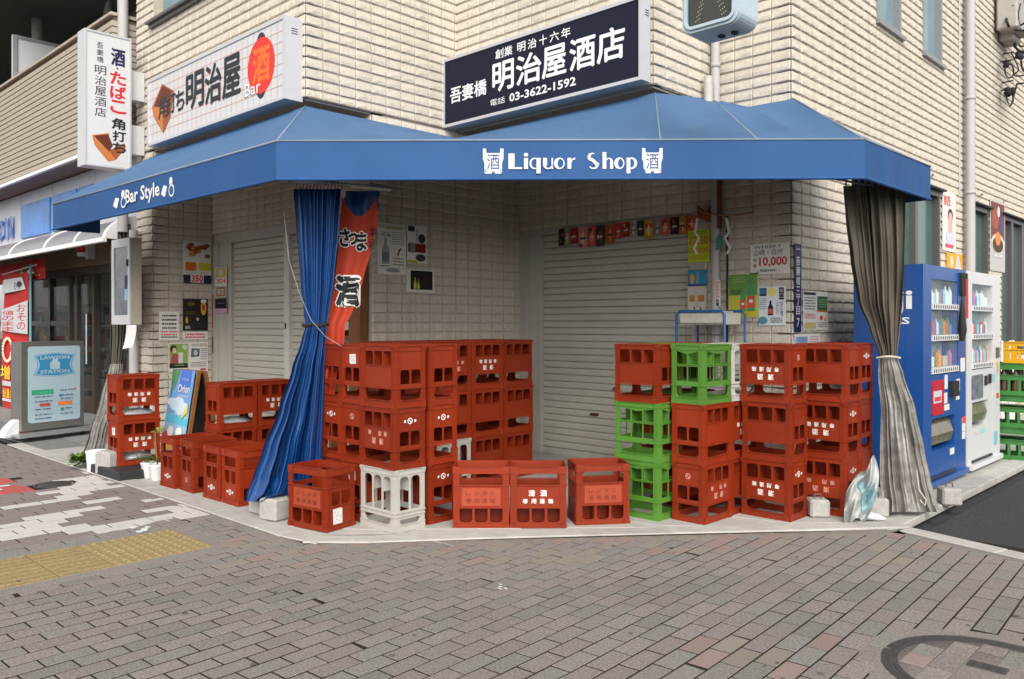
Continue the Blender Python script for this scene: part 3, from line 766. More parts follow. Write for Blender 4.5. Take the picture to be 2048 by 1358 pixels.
# navy shop sign
VN = 5.43
a = onV(887, 262, VN); b = onV(1285, 160, VN); h_ = .67; zb = 3.275
t, q = boxsign('shop_sign', Fr((a[0], VN+.11, zb), (1,0,0), (0,-1,0)), b[0]-a[0], h_, .11, navy, 'navy box sign with large white brush lettering above the awning centre')
W_ = b[0]-a[0]
def navpx(x, y): p = onV(x, y, VN); return p[0]-a[0], p[2]-zb
def fitV(m, s, x0, y0, x1, y1, mm, bold=0., d=.118, V=VN, base=None):
    "y0 bottom and y1 top of the text, at its left and right ends"
    A0 = navpx(x0, y0[0]); A1 = navpx(x1, y0[1]); B0 = navpx(x0, y1[0])
    ftext(m, q, s, A0[0], (A0[1]+A1[1])/2, A1[0], B0[1], d, mm, bold)
m = MB()
for s, x0, x1, yb, yt in (('明',987,1028,190,134),('治',1034,1083,186,120),('屋',1086,1133,165,98),('酒',1141,1191,150,82),('店',1196,1250,133,65)):
    p = navpx(x0, yb); r_ = navpx(x1, yb); tt = navpx((x0+x1)/2, yt)
    cz = navpx((x0+x1)/2, (yb+yt)/2)[1]
    ftext(m, q, s, p[0], .215, r_[0], .475, .119, wtx, .03)
for s, x0, x1 in (('吾',902,924),('妻',926,948),('橋',950,974)):
    p = navpx(x0, 190); r_ = navpx(x1, 190); ftext(m, q, s, p[0], .22, r_[0], .365, .119, wtx, .025)
for s, x0, x1 in (('創',992,1008),('業',1010,1026),('明',1036,1052),('治',1057,1074),('十',1080,1095),('六',1101,1119),('年',1124,1142)):
    p = navpx(x0, 100); r_ = navpx(x1, 100); ftext(m, q, s, p[0], .515, r_[0], .60, .119, wtx, .02)
p = navpx(982, 210); r_ = navpx(1011, 210); ftext(m, q, '電話', p[0], .095, r_[0], .155, .119, wtx, .015)
p = navpx(1020, 210); r_ = navpx(1153, 170); ftext(m, q, '03-3622-1592', p[0], .088, r_[0], .165, .119, wtx, .022)
m.build('lettering', t)
m = MB()
for k in range(3): m.fbox(Fr((W_, -.0, 0), (0,1,0), (1,0,0)), .035-.11, .085-.11, .56-.02*k, .565-.02*k, .0005, .003, black)
m.build_each('vent_slot', t)
# bar sign with lantern
VB = 3.70
a = onV(297, 287, VB); b = onV(572, 200, VB); zb = 3.235; h_ = .70
t, q = boxsign('bar_sign', Fr((a[0], VB+.16, zb), (1,0,0), (0,-1,0)), b[0]-a[0], h_, .16, wface, 'white box sign with tiled grid, bold black characters and red paper lantern')
W_ = b[0]-a[0]; VN = VB
def bx(x): return onV(x, 150, VB)[0]-a[0]
m = MB(); orl = mat('orange_grid', lin((205,150,125)), .5, var=0)
for k in range(1, 27): x = .03+k*(W_-.06)/27; m.fpoly(q, [(x-.003,.03),(x+.003,.03),(x+.003,h_-.03),(x-.003,h_-.03)], .1660, orl)
for k in range(1, 7): z = .03+k*(h_-.06)/7; m.fpoly(q, [(.03,z-.003),(W_-.03,z-.003),(W_-.03,z+.003),(.03,z+.003)], .1664, orl)
m.build('grid', t)
m = MB(); wd1 = ink(190,115,60); wd2 = ink(150,80,40); wd3 = ink(95,40,20)
X0, X1 = bx(305), bx(352)
def bp(pts, mm, d=.1675): m.fpoly(q, pts, d, mm)
L_ = X1-X0
bp([(X0,.40),(X0+L_*.45,.60),(X0+L_*.5,.08),(X0+L_*.1,.28)], wd1); bp([(X0+L_*.5,.08),(X0+L_*.45,.60),(X0+L_*.95,.47),(X0+L_*.8,.22)], wd2, .1679); bp([(X0+L_*.08,.40),(X0+L_*.45,.58),(X0+L_*.85,.48),(X0+L_*.5,.36)], wd3, .1683)
m.build('masu_box_print', t)
m = MB(); blk = ink(35,38,45)
for s, x0, x1, z0, z1 in (('角',318,338,.24,.46),('打',337,352,.26,.46),('ち',353,370,.25,.45),('明',374,409,.22,.56),('治',412,444,.20,.56),('屋',447,482,.19,.56)):
    ftext(m, q, s, bx(x0), z0, bx(x1), z1, .1690, blk, .035)
m.build('lettering', t)
m = MB(); rl = ink(222,50,40); ora = ink(240,110,35); cx = (bx(497)+bx(551))/2; rx = (bx(551)-bx(497))/2
m.fell(q, cx, .36, rx*.55, .29, .1672, ink(40,40,50)); m.fell(q, cx, .36, rx, .245, .1678, rl, 28)
ftext(m, q, '酒', cx-rx*.62, .22, cx+rx*.62, .52, .1684, ora, .03)
m.build('lantern_print', t)
m = MB(); gt = ink(110,120,130); ftext(m, q, 'Bar', bx(490), .13, bx(522), .24, .1695, gt, 0.); ftext(m, q, 'Bar', bx(491), .133, bx(523), .243, .1700, wtx, .0); m.build('lettering', t)
m = MB()
for k in range(3): m.fbox(Fr((W_, 0, 0), (0,1,0), (1,0,0)), -.11, -.05, .60-.02*k, .605-.02*k, .0005, .003, black)
m.build_each('vent_slot', t)
# projecting tobacco sign
US1 = -9.31
a = onU(168, 330, US1); b = onU(262, 343, US1); z0 = 3.03; h_ = 1.44; w_ = b[1]-a[1]
t, q = boxsign('projecting_sign', Fr((US1-.19, a[1], z0), (0,1,0), (1,0,0)), w_, h_, .19, wface, 'tall white projecting sign with red and black vertical characters', .02)
m = MB(); nv = ink(28,28,75); rd = ink(200,30,40); bk = ink(30,30,35)
sx = lambda f: f*w_
vtext(m, q, '酒', sx(.57), sx(.86), h_*.91, .21, .197, nv, .04); m.fell(q, sx(.70), h_*.753, .010, .010, .197, bk, 10)
vtext(m, q, 'たばこ', sx(.55), sx(.88), h_*.735, .155, .197, rd, .045)
vtext(m, q, '角', sx(.58), sx(.86), h_*.385, .135, .198, bk, .04); vtext(m, q, '打ち', sx(.60), sx(.88), h_*.29, .125, .1986, bk, .04)
vtext(m, q, '吾妻橋', sx(.26), sx(.40), h_*.925, .075, .197, bk, .005)
vtext(m, q, '明治屋酒店', sx(.22), sx(.46), h_*.755, .112, .197, bk, .012)
m.build('lettering', t)
m = MB(); Z = h_
m.fpoly(q, [(sx(.16),Z*.225),(sx(.52),Z*.26),(sx(.52),Z*.14),(sx(.66),Z*.065),(sx(.50),Z*.045),(sx(.22),Z*.15)], .1966, wd1)
m.fpoly(q, [(sx(.20),Z*.222),(sx(.50),Z*.25),(sx(.60),Z*.17),(sx(.52),Z*.12)], .1972, wd3)
m.fpoly(q, [(sx(.66),Z*.065),(sx(.52),Z*.13),(sx(.85),Z*.20),(sx(.88),Z*.17)], .1969, wd2); m.build('masu_box_print', t)
m = MB()
for (c0, c1) in ((.20, .52), (.80, 1.12)): m.fbox(Fr((-.10, w_, 0), (0,1,0), (1,0,0)), .0, VC-b[1]-.02, c0, c1, .10, .22, wface)
m.build_each('bracket', t)

# pedestrian signal, seen from below at the top edge
VP = 4.25; a = onV(1367, 60, VP); b = onV(1482, 40, VP); zb = onV(1384, 64, VP)[2]-.02; w_ = b[0]-a[0]; h_ = .62
t = thing('pedestrian_signal', (a[0], VP, zb), label='pale blue pedestrian signal head hanging at the top edge', cat='traffic light')
q = Fr((0,0,0), (1,0,0), (0,-1,0)); sigp = mat('signal_paint', (.44,.54,.60), .4, var=.04)
def rrect(a0, c0, a1, c1, r, n=6):
    out = []
    for cx, cy, s in ((a1-r, c0+r, -90), (a1-r, c1-r, 0), (a0+r, c1-r, 90), (a0+r, c0+r, 180)):
        out += [(cx+r*math.cos(R(s+90*i/n)), cy+r*math.sin(R(s+90*i/n))) for i in range(n+1)]
    return out
m = MB(); m.fprism(q, rrect(0, 0, w_, h_, .07), -.20, 0, sigp); m.build('housing', t)
m = MB()
def ringf(o0, o1, r0, d0, d1):
    A_ = rrect(o0, o0, w_-o0, h_/1.-o0, r0); B_ = rrect(o1, o1, w_-o1, h_-o1, max(.02, r0-(o1-o0))); n = len(A_)
    m.add([q(a_,c_,d0) for a_,c_ in A_]+[q(a_,c_,d1) for a_,c_ in A_]+[q(a_,c_,d1) for a_,c_ in B_]+[q(a_,c_,d0) for a_,c_ in B_],
          [(i+n*k, (i+1)%n+n*k, (i+1)%n+n*((k+1)%4), i+n*((k+1)%4)) for k in range(4) for i in range(n)], sigp)
ringf(.005, .028, .065, .0005, .018); ringf(.022, .040, .055, .019, .032); m.build('door_frame', t)
m = MB(); m.fprism(q, rrect(.041, .041, w_-.041, h_-.041, .03), .0005, .010, mat('signal_lens', (.035,.038,.028), .15, spec=.6, var=.2)); m.build('lens', t)
m = MB(); led = mat('led_dots', (.42,.44,.36), .4, var=0)
for sgn in (-1, 1):
    for i in range(9):
        for j in range(-1, 2):
            m.fell(q, w_/2+sgn*(.085-.008*i)+.012*j, .075+.026*i+.006*j, .0035, .0035, .0112, led, 6)
for i in range(6):
    for j in range(-2, 3): m.fell(q, w_/2+.016*j, .33+.026*i, .0035, .0035, .0112, led, 6)
m.build('led', t, kind='stuff')
m = MB()
for x in (.45, .68): m.fbox(q, w_*x, w_*x+.03, -.012, -.0005, -.14, -.10, black)
m.build_each('latch', t)
m = MB(); m.tube([(w_/2, .10, h_-.02), (w_/2, .10, h_+.35), (w_/2+2.9, .75, h_+.45)], .038, sigp, 10); m.build('arm', t)
m = MB(); m.tube([(w_/2+2.9, .75, -zb), (w_/2+2.9, .75, h_+.6)], .09, pipem, 14); m.build('pole', t)

# ------------------------------------------------------------------ pipes on the shop
def pipe(pts, r, label, mm=None, name='downpipe', bands=()):
    t = thing(name, (pts[0][0], pts[0][1], 0), label=label, cat='pipe'); o = Vector((pts[0][0], pts[0][1], 0))
    m = MB(); m.tube([Vector(p)-o for p in pts], r, mm or pipem, 12); m.build('tube', t)
    if bands:
        m = MB()
        for z in bands: m.tube([Vector(pts[0])-o+Vector((0,0,z-pts[0][2]-.02)), Vector(pts[0])-o+Vector((0,0,z-pts[0][2]+.02))], r*1.12, mm or pipem, 12)
        m.build_each('collar', t)
    return t
pipe([(US+.075, VA-.075, 0), (US+.075, VA-.075, 6.4)], .038, 'grey downpipe in the inner corner behind the pedestrian signal', bands=(.9, 2.05, 3.6, 4.6))
pipe([(UW+.10, 11.17, 0), (UW+.10, 11.17, 6.4)], .055, 'tall grey downpipe on the side wall between two posters', bands=(1.9, 2.95, 4.1))
pipe([(-9.78, VC-.10, 2.4), (-9.78, VC-.10, 6.4)], .058, 'grey downpipe beside the projecting sign', bands=(3.1, 4.4))
p = onV(1408, 185, 6.15)
pipe([(US+.09, 6.30, 3.25), (US+.09, 6.30, 3.47)], .038, 'short elbow vent pipe poking out just above the awning', mat('cream_pipe', (.5,.47,.42), .5), 'vent_pipe')
pipe([(-9.50, VC-.09, 0), (-9.50, VC-.09, 2.4)], .05, 'grey drainpipe below the meter cabinet on the left column', bands=(.7,))
# thin conduits on the pillar
c = onV(1458, 500, VA)
pipe([(c[0], VA-.03, .3), (c[0], VA-.03, 2.3)], .009, 'thin black cable running down the pillar beside the downpipe', black, 'cable')
pipe([(UW+.02, 11.02, 2.9), (UW+.02, 11.02, 6.4)], .012, 'thin grey conduit left of the side wall downpipe', pipem, 'conduit')
# ------------------------------------------------------------------ crates
CL, CW, CH = .365, .252, .405; PITCH = .4025
def fillet(m, fr, a, c, r, sa, sc_, d0, d1, mt, n=4):
    "solid corner whose edge is a concave arc; (a,c) is the square corner, sa/sc point into the opening"
    pts = [(a, c)]+[(a+sa*r*(1-math.sin(R(90*i/n))), c+sc_*r*(1-math.cos(R(90*i/n)))) for i in range(n+1)]
    if sa*sc_ > 0: pts = pts[::-1]
    m.fprism(fr, pts, d0, d1, mt)
def crate_side(m, fr, w_, style, long, mt):
    t0, t1 = -.006, 0.; e = .040
    B = lambda a0, a1, c0, c1, d0=t0, d1=t1: m.fbox(fr, a0, a1, c0, c1, d0, d1, mt)
    B(e, w_-e, .003, .033); B(e, w_-e, .360, .405)
    # base foot and rim lips, flanges
    for c0, c1, o in ((.0, .006, .007), (.033, .037, .0045), (.357, .362, .007), (.400, .405, .006), (.277, .283, .007)): B(-.0+.0, w_, c0, c1, .0002, o)
    nop = 3 if long else 2; iw = w_-2*e
    def openings(z0, z1, top_r=0, bot_r=.02, dv=.013, taper=False):
        ow = (iw-dv*(nop-1))/nop
        for k in range(nop):
            a0 = e+k*(ow+dv); a1 = a0+ow
            if k: B(a0-dv, a0, z0, z1, t0, -.0004)
            for aa, s in ((a0, 1), (a1, -1)):
                if bot_r: fillet(m, fr, aa, z0, min(bot_r, ow/2-.002), s, 1, t0, -.0008, mt)
                if top_r: fillet(m, fr, aa, z1, min(top_r, ow/2-.002), s, -1, t0, -.0008, mt)
    if style == 'red':
        if long:
            openings(.037, .130, 0, .022); B(e, w_-e, .130, .276, t0, -.001); B(e-.002, w_-e+.002, .128, .133, .0, .005)
        else:
            B(e, w_-e, .037, .158, t0, -.001); openings(.158, .252, 0, .026); B(e-.002, w_-e+.002, .154, .159, .0, .005); B(e, w_-e, .252, .276)
        z0, z1 = .283, .357
    elif style == 'green':
        openings(.045, .135, 0, 0, .009); B(e, w_-e, .037, .045); B(e, w_-e, .135, .150); B(e-.002, w_-e+.002, .134, .139, 0, .005)
        openings(.150, .250, .0, .0, .009); B(e, w_-e, .250, .277); z0, z1 = .283, .357
        m.fprism(fr, [(e,.045),(e+iw*.5,.066),(w_-e,.045)], t0, -.001, mt)
    else:
        openings(.050, .268, 0, .030, .016); B(e, w_-e, .037, .050); B(e, w_-e, .268, .306 if long else .325); B(-.0, w_, .303, .308, .0002, .007)
        z0, z1 = (.306 if long else .325), .357
    r = .030 if style != 'grey' else .045
    r = min(r, (z1-z0)*.9)
    for aa, s in ((e, 1), (w_-e, -1)): fillet(m, fr, aa, z1, r, s, -1, t0, -.0006, mt, 5)
def crate_body(style, mt):
    m = MB(); L, W_, H_ = CL, CW, CH
    for fr, w_, lg in ((Fr((-L/2,-W_/2,0),(1,0,0),(0,-1,0)), L, 1), (Fr((L/2,W_/2,0),(-1,0,0),(0,1,0)), L, 1),
                       (Fr((L/2,-W_/2,0),(0,1,0),(1,0,0)), W_, 0), (Fr((-L/2,W_/2,0),(0,-1,0),(-1,0,0)), W_, 0)):
        crate_side(m, fr, w_, style, lg, mt)
    # corner posts with ribs
    for sx in (-1, 1):
        for sy in (-1, 1):
            x, y = sx*L/2, sy*W_/2
            m.box(x, x-sx*.040, y, y-sy*.006, .003, .402, mt); m.box(x, x-sx*.006, y-sy*.006, y-sy*.040, .003, .402, mt)
            for k in (.010, .024, .037):
                m.box(x-sx*k, x-sx*(k+.003), y, y+sy*.0035, .006, .357, mt); m.box(x, x+sx*.0035, y-sy*k, y-sy*(k+.003), .006, .357, mt)
            m.box(x-sx*.002, x-sx*.046, y+sy*.0002, y+sy*.006, .362, .400, mt); m.box(x+sx*.0002, x+sx*.006, y-sy*.002, y-sy*.046, .362, .400, mt)
            # flare at the foot
            for z0, z1, o in ((.006, .016, .006), (.016, .030, .0035)):
                m.box(x-sx*.03, x, y, y+sy*o, z0, z1, mt); m.box(x, x+sx*o, y-sy*.03, y+sy*o, z0, z1, mt)
    return m
def crate_inner(mt):
    m = MB(); L, W_ = CL-.014, CW-.014
    for i in (1, 2): x = -L/2+L*i/3; m.box(x-.0015, x+.0015, -W_/2, W_/2, .012, .15, mt)
    m.box(-L/2, L/2, -.0015, .0015, .012, .149, mt)
    for i in range(9): x = -L/2+L*(i+.5)/9; m.box(x-.007, x+.007, -W_/2, W_/2, .004, .010, mt)
    for i in range(4): y = -W_/2+W_*(i+.5)/4; m.box(-L/2, L/2, y-.007, y+.007, .0102, .014, mt)
    return m
CM = {}
STY = {'red': redp, 'green': greenp, 'grey': greyp}
def cmesh(key, fn):
    if key not in CM: CM[key] = fn().mesh(key.split('|')[0])
    return CM[key]
def print_long(kind):
    def f():
        m = MB()
        for fr in (Fr((-CL/2,-CW/2,0),(1,0,0),(0,-1,0)), Fr((CL/2,CW/2,0),(-1,0,0),(0,1,0))):
            mm = wprint if kind != 'faded' else pinkpr
            if kind == 'embossed':
                m.fbox(fr, .055, CL-.055, .145, .262, .0002, .0022, embos); mm = mat('embossed_letters', (.15,.018,.006), .6, rnd=.1)
                for i, ch in enumerate('レンタル'): ftext(m, fr, ch, .085+.052*i, .213, .117+.052*i, .242, .0034, mm, .01)
                for i, ch in enumerate('専用通箱'): ftext(m, fr, ch, .083+.052*i, .163, .119+.052*i, .194, .0034, mm, .01)
            else:
                dim = kind == 'faded'
                for i, ch in enumerate('清酒'): ftext(m, fr, ch, .118+.078*i, .208, .160+.078*i, .248, .0016, mm, .035)
                for i, ch in enumerate('専用通箱'):
                    if dim and i == 2: continue
                    ftext(m, fr, ch, .080+.056*i, .160, .112+.056*i, .190, .0016, mm, .035)
        return m
    return f
def print_short(kind):
    def f():
        m = MB()
        for fr in (Fr((CL/2,-CW/2,0),(0,1,0),(1,0,0)), Fr((-CL/2,CW/2,0),(0,-1,0),(-1,0,0))):
            mm = wprint if kind == 'logo' else pinkpr
            c, z, r = CW/2, .092, .021
            n = 18
            for i in range(n):
                a0, a1 = 2*math.pi*i/n, 2*math.pi*(i+1)/n
                m.fpoly(fr, [(c+r*math.cos(a0), z+r*math.sin(a0)), (c+r*math.cos(a1), z+r*math.sin(a1)), (c+r*.68*math.cos(a1), z+r*.68*math.sin(a1)), (c+r*.68*math.cos(a0), z+r*.68*math.sin(a0))], .0016, mm)
            m.fpoly(fr, [(c-.011,z+.008),(c-.006,z+.012),(c+.011,z-.008),(c+.006,z-.012)], .0018, mm)
            if kind == 'logo':
                m.fpoly(fr, [(c-.052,z-.008),(c-.034,z-.006),(c-.036,z+.010),(c-.050,z+.008)], .0016, mm); m.fpoly(fr, [(c+.034,z-.008),(c+.048,z-.008),(c+.050,z+.008),(c+.036,z+.010)], .0016, mm)
        return m
    return f
def label_mesh(side, pos, sz, marks=True):
    def f():
        m = MB()
        fr = {'front': Fr((-CL/2,-CW/2,0),(1,0,0),(0,-1,0)), 'back': Fr((CL/2,CW/2,0),(-1,0,0),(0,1,0)), 'right': Fr((CL/2,-CW/2,0),(0,1,0),(1,0,0)), 'left': Fr((-CL/2,CW/2,0),(0,-1,0),(-1,0,0))}[side]
        a, z = pos; w_, h_ = sz
        m.fprism(fr, [(a+.004,z),(a+w_,z+.003),(a+w_-.003,z+h_-.008),(a+w_-.012,z+h_),(a,z+h_-.003)], .0006, .0018, mat('paper_label', (.66,.64,.60), .8, var=.12, scale=25, stain=.35, sscale=30, scol=(.4,.38,.36)))
        rr = random.Random(3)
        if marks:
            for k in range(10):
                x = a+.012+rr.random()*(w_-.03); y = z+.012+rr.random()*(h_-.03); m.fpoly(fr, [(x,y),(x+.008,y),(x+.008,y+.005),(x,y+.005)], .0021, ink(150,148,145))
        return m
    return f
NC = [0]
def crate(x, y, z, rz, style='red', inv=True, lon=None, sho=None, label='', group='bottle crates stacked in front of the shop', lab=None, inner=True, tilt=0.):
    t = thing('bottle_crate', (x, y, z), 0, label=label, cat='crate', group=group)
    j = random.Random(NC[0]); NC[0] += 1
    if inv: t.location.z = z+CH-.0005; t.rotation_euler = (R(180), 0, rz+j.uniform(-.012, .012))
    else: t.rotation_euler = (tilt, 0, rz)
    link(tag(bpy.data.objects.new('body', cmesh('body|'+style, lambda: crate_body(style, STY[style])))), t)
    if inner: link(bpy.data.objects.new('bottle_divider', cmesh('bottle_divider|'+style, lambda: crate_inner(STY[style]))), t)
    if lon: link(bpy.data.objects.new('lettering', cmesh('lettering|L'+lon, print_long(lon))), t)
    if sho: link(bpy.data.objects.new('emblem', cmesh('emblem|S'+sho, print_short(sho))), t)
    for k in (lab or ()):
        link(bpy.data.objects.new('paper_label', cmesh('paper_label|%s%s' % (k[0], k[1]), label_mesh(*k))), t)
    return t
def cent(cx, cy, along):
    "centre of a crate whose nearest corner (largest x, smallest y) is given"
    return (cx-CL/2, cy+CW/2, 0.) if along == 'x' else (cx-CW/2, cy+CL/2, R(90))
def stack(cx, cy, along, levels, where, z0=0., group=None):
    n = len(levels); names = {1: ['single'], 2: ['bottom', 'top'], 3: ['bottom', 'middle', 'top']}[n]
    for k, lv in enumerate(levels):
        if lv is None: continue
        st, lon, sho, lab = (list(lv)+[None]*4)[:4]
        x, y, rz = cent(cx, cy, along); j = random.Random(cx*91+cy*7+k)
        if j.random() < .5 and not lab: rz += math.pi
        desc = {None: 'plain', 'text': 'white lettered', 'faded': 'faded lettered', 'embossed': 'embossed'}[lon]
        lb = '%s %s%s crate, %s of %s' % (st, desc if st == 'red' else 'open-sided', ' labelled' if lab else '', names[k], where)
        crate(x+j.uniform(-.004,.004), y+j.uniform(-.004,.004), z0+k*PITCH, rz, st, True, lon, sho, lb, lab=lab)
r_, g_, w_ = ('red',), ('green',), ('grey',)
rt = ('red', 'text'); rf = ('red', 'faded'); rl_ = ('red', None, 'logo'); rtl = ('red', 'text', 'logo'); rfl = ('red', 'faded', 'logo')
# block left of centre: two stacks showing short ends, the grey based corner stack, one behind
stack(-4.885, 3.370, 'y', [r_, rl_, r_], 'stack touching the blue curtain')
stack(-4.625, 3.365, 'y', [('red', None, None, [('left', (.085, .060), (.085, .070))]), ('red', None, 'fadedlogo'), ('red', None, None, [('left', (.080, .065), (.075, .070))])], 'stack second from the blue curtain')
stack(-4.245, 3.335, 'x', [w_, rfl, r_], 'corner stack standing on grey crate')
stack(-4.262, 3.640, 'x', [rl_, rl_, r_], 'stack behind the corner stack')
# long block in front of the big shutter
for c, (vv, lv) in enumerate([(5.145, [r_, r_, r_]), (4.765, [r_, r_, rt]), (4.385, [w_, r_, rf]), (4.005, [r_, r_, r_])]):
    stack(-5.03, vv, 'y', lv, ['rear block column nearest the shutter', 'rear block column second from shutter', 'rear block column third from shutter', 'rear block column behind corner stack'][c])
for c, vv in enumerate((5.145, 4.765, 4.385, 4.005)):
    stack(-5.29, vv, 'y', [r_, r_, r_], 'rear block back row, %s from shutter' % ['first', 'second', 'third', 'fourth'][c])
# right hand block
stack(-3.205, 4.785, 'x', [g_, g_, ('red', None, None, [('front', (.045, .150), (.115, .085))])], 'green stack topped by labelled red')
stack(-3.215, 5.055, 'x', [r_, r_, g_], 'stack behind the labelled red crate')
stack(-3.225, 5.32, 'x', [r_, r_, r_], 'stack by the blue framed cart')
stack(-2.925, 4.915, 'y', [('red', 'faded', 'fadedlogo'), r_, g_], 'red stack topped by green crate')
stack(-2.930, 5.290, 'y', [r_, rt, w_], 'recessed stack topped by grey crate')
stack(-2.545, 5.395, 'x', [rtl, r_, ('red', 'text', 'fadedlogo')], 'stack right of the grey topped one')
stack(-2.322, 5.790, 'x', [('red', 'faded', 'logo'), ('red', 'text', 'logo'), r_], 'rightmost front stack by mesh curtain')
stack(-2.335, 6.055, 'x', [r_, r_, rl_], 'stack right behind the rightmost one')
# far left group
stack(-7.63, 2.905, 'y', [('red', 'text', None, [('left', (.085, .070), (.07, .07))]), rt], 'pair on the black plinth', z0=.085)
stack(-6.905, 3.480, 'y', [rl_, r_], 'pair nearest the menu board', z0=.02)
stack(-6.915, 3.862, 'y', [r_, rt], 'pair between menu board and blue curtain', z0=.02)
# single upright crates along the front
def cfront(x0, y0, x1, y1): return x0, y0, math.atan2(y1-y0, x1-x0)
def upright(px0, py0, rz, label, **kw):
    "front left bottom corner on the ground, long side to the right"
    cx = px0+math.cos(rz)*CL/2-math.sin(rz)*CW/2; cy = py0+math.sin(rz)*CL/2+math.cos(rz)*CW/2
    return crate(cx, cy, .002, rz, 'red', False, label=label, **kw)
def short_up(cx_, cy_, rz, label, **kw):
    "nearest corner given, short end facing the street, long side going back"
    cx = cx_-math.cos(rz)*CW/2-math.sin(rz)*CL/2; cy = cy_-math.sin(rz)*CW/2+math.cos(rz)*CL/2
    return crate(cx, cy, .002, rz+R(90), 'red', False, label=label, **kw)
a = onG(577, 1050); upright(a[0]+.0, a[1]-.0, R(9.5), 'open red crate with white sticker standing alone before the blue curtain', lon='embossed', lab=[('right', (.055, .035), (.085, .105))])
a = onG(907, 1056); b = onG(1019, 1056); an = math.atan2(b[1]-a[1], b[0]-a[0])
upright(a[0], a[1], an, 'open embossed red crate, left of the two touching front crates', lon='embossed')
a = onG(1021.5, 1056); upright(a[0], a[1], an+.01, 'open red crate with white lettering in the front middle', lon='text')
a = onG(1153, 1051); upright(a[0], a[1], R(52.5), 'open embossed red crate beside the green stack', lon='embossed')
short_up(-6.685, 2.990, R(2), 'open red crate, leftmost of four small ones near the flower pots', sho='logo')
short_up(-6.40, 3.010, R(-2), 'open red crate second from the flower pots', sho='fadedlogo')
short_up(-5.97, 3.015, R(1), 'open red crate third from the flower pots, bright emblem', sho='logo')
short_up(-5.69, 3.020, R(0), 'open red crate against the left edge of the blue curtain', sho='logo')
# black plinth under the far left stack, stone under the pair
m = MB(); m.box(-8.0, -7.33, 2.79, 3.32, .001, .083, mat('black_plinth', (.025,.027,.027), .55, var=.2, bump=.3), .008)
tag(m.build('plinth', label='low black plinth under the two crate stack', cat='plinth'))
for (x, y, s, lb) in ((-6.80, 3.40, .0, 'dark stone block under the crates next to the menu board'),):
    m = MB(); m.box(-.16, .10, -.14, .16, 0, .055, mat('dark_stone', (.10,.095,.09), .9, var=.3, bump=.6), .012); o = m.build('stone_block', label=lb, cat='stone'); o.location = (x, y, .001)

# bags stuffed in the left crates
plast = mat('clear_plastic', (.55,.56,.57), .22, spec=.7, var=.25, scale=30, bump=1., bscale=45, alpha=.8)
def blob(name, x, y, z, sx, sy, sz, mt, label, cat, seed=1, amp=.22):
    rr = random.Random(seed); ph = [rr.uniform(0, 6) for _ in range(6)]; m = MB(); nu, nv = 20, 12; vs = []
    for j in range(nv+1):
        for i in range(nu):
            th = math.pi*j/nv; f = 2*math.pi*i/nu
            k = 1+amp*(math.sin(3*f+ph[0]+2*th)*.5+math.sin(5*f+ph[1])*math.sin(3*th+ph[2])*.6+math.sin(9*f+ph[3]+5*th)*.3)
            vs.append((sx*k*math.sin(th)*math.cos(f), sy*k*math.sin(th)*math.sin(f), max(-sz, sz*math.cos(th)*(1+amp*.4*math.sin(4*f)))))
    m.add(vs, [(j*nu+i, (j+1)*nu+i, (j+1)*nu+(i+1)%nu, j*nu+(i+1)%nu) for j in range(nv) for i in range(nu)], mt, True)
    o = m.build(name, label=label, cat=cat); o.location = (x, y, z); return o
blob('plastic_bag', -7.75, 3.09, .535, .09, .15, .045, plast, 'crumpled clear plastic stuffed in the upper crate on the black plinth', 'plastic bag', 1)
blob('plastic_bag', -7.75, 3.09, .14, .09, .15, .045, plast, 'crumpled clear plastic stuffed in the lower crate on the black plinth', 'plastic bag', 2)
blob('plastic_bag', -7.03, 3.66, .47, .09, .15, .045, plast, 'grey plastic stuffed between the crates next to the menu board', 'plastic bag', 3)

# green and yellow beer crates beyond the vending machines
def beer_mesh(mt):
    m = MB(); L, W_, H_ = .46, .37, .315
    for fr, w1 in ((Fr((-L/2,-W_/2,0),(1,0,0),(0,-1,0)), L), (Fr((L/2,W_/2,0),(-1,0,0),(0,1,0)), L), (Fr((L/2,-W_/2,0),(0,1,0),(1,0,0)), W_), (Fr((-L/2,W_/2,0),(0,-1,0),(-1,0,0)), W_)):
        B = lambda a0, a1, c0, c1, d0=-.006, d1=0.: m.fbox(fr, a0, a1, c0, c1, d0, d1, mt)
        B(.045, w1-.045, .0, .045); B(.045, w1-.045, .15, .195); B(.045, w1-.045, .255, .315)
        B(0, .045, .0, .315, -.006, .004); B(w1-.045, w1, 0, .315, -.006, .004)
        n = 4 if w1 > .4 else 3
        for k in range(1, n): x = .045+(w1-.09)*k/n; B(x-.012, x+.012, .045, .15)
        for c in (.0, .197, .255, .309): B(0, w1, c, c+.006, .0005, .009)
    m.box(-L/2+.006, L/2-.006, -W_/2+.006, W_/2-.006, .005, .012, mt)
    return m
bm = {'green': beer_mesh(dgreenp).mesh('body'), 'yellow': beer_mesh(yellowp).mesh('body')}
for k, (x, y, z, c, lb) in enumerate([(-2.15, 9.56, .002, 'green', 'dark green beer crate at the bottom right, beyond the white vending machine'),
        (-2.16, 9.57, .322, 'green', 'dark green beer crate in the middle of the stack beyond the vending machine'),
        (-2.15, 9.56, .642, 'green', 'dark green beer crate on top of the stack beyond the vending machine'),
        (-1.97, 9.58, .962, 'yellow', 'yellow beer crate above the green ones at the right edge')]):
    t = thing('beer_crate', (x, y, z), R(1.5), label=lb, cat='crate', group='beer crates beyond the vending machines')
    link(bpy.data.objects.new('body', bm[c]), t)
    if c == 'yellow': t.scale = (1, 1, .66)
bt = mat('bottle_glass_mix', (.12,.06,.02), .15, spec=.7, var=.5, scale=12)
m = MB()
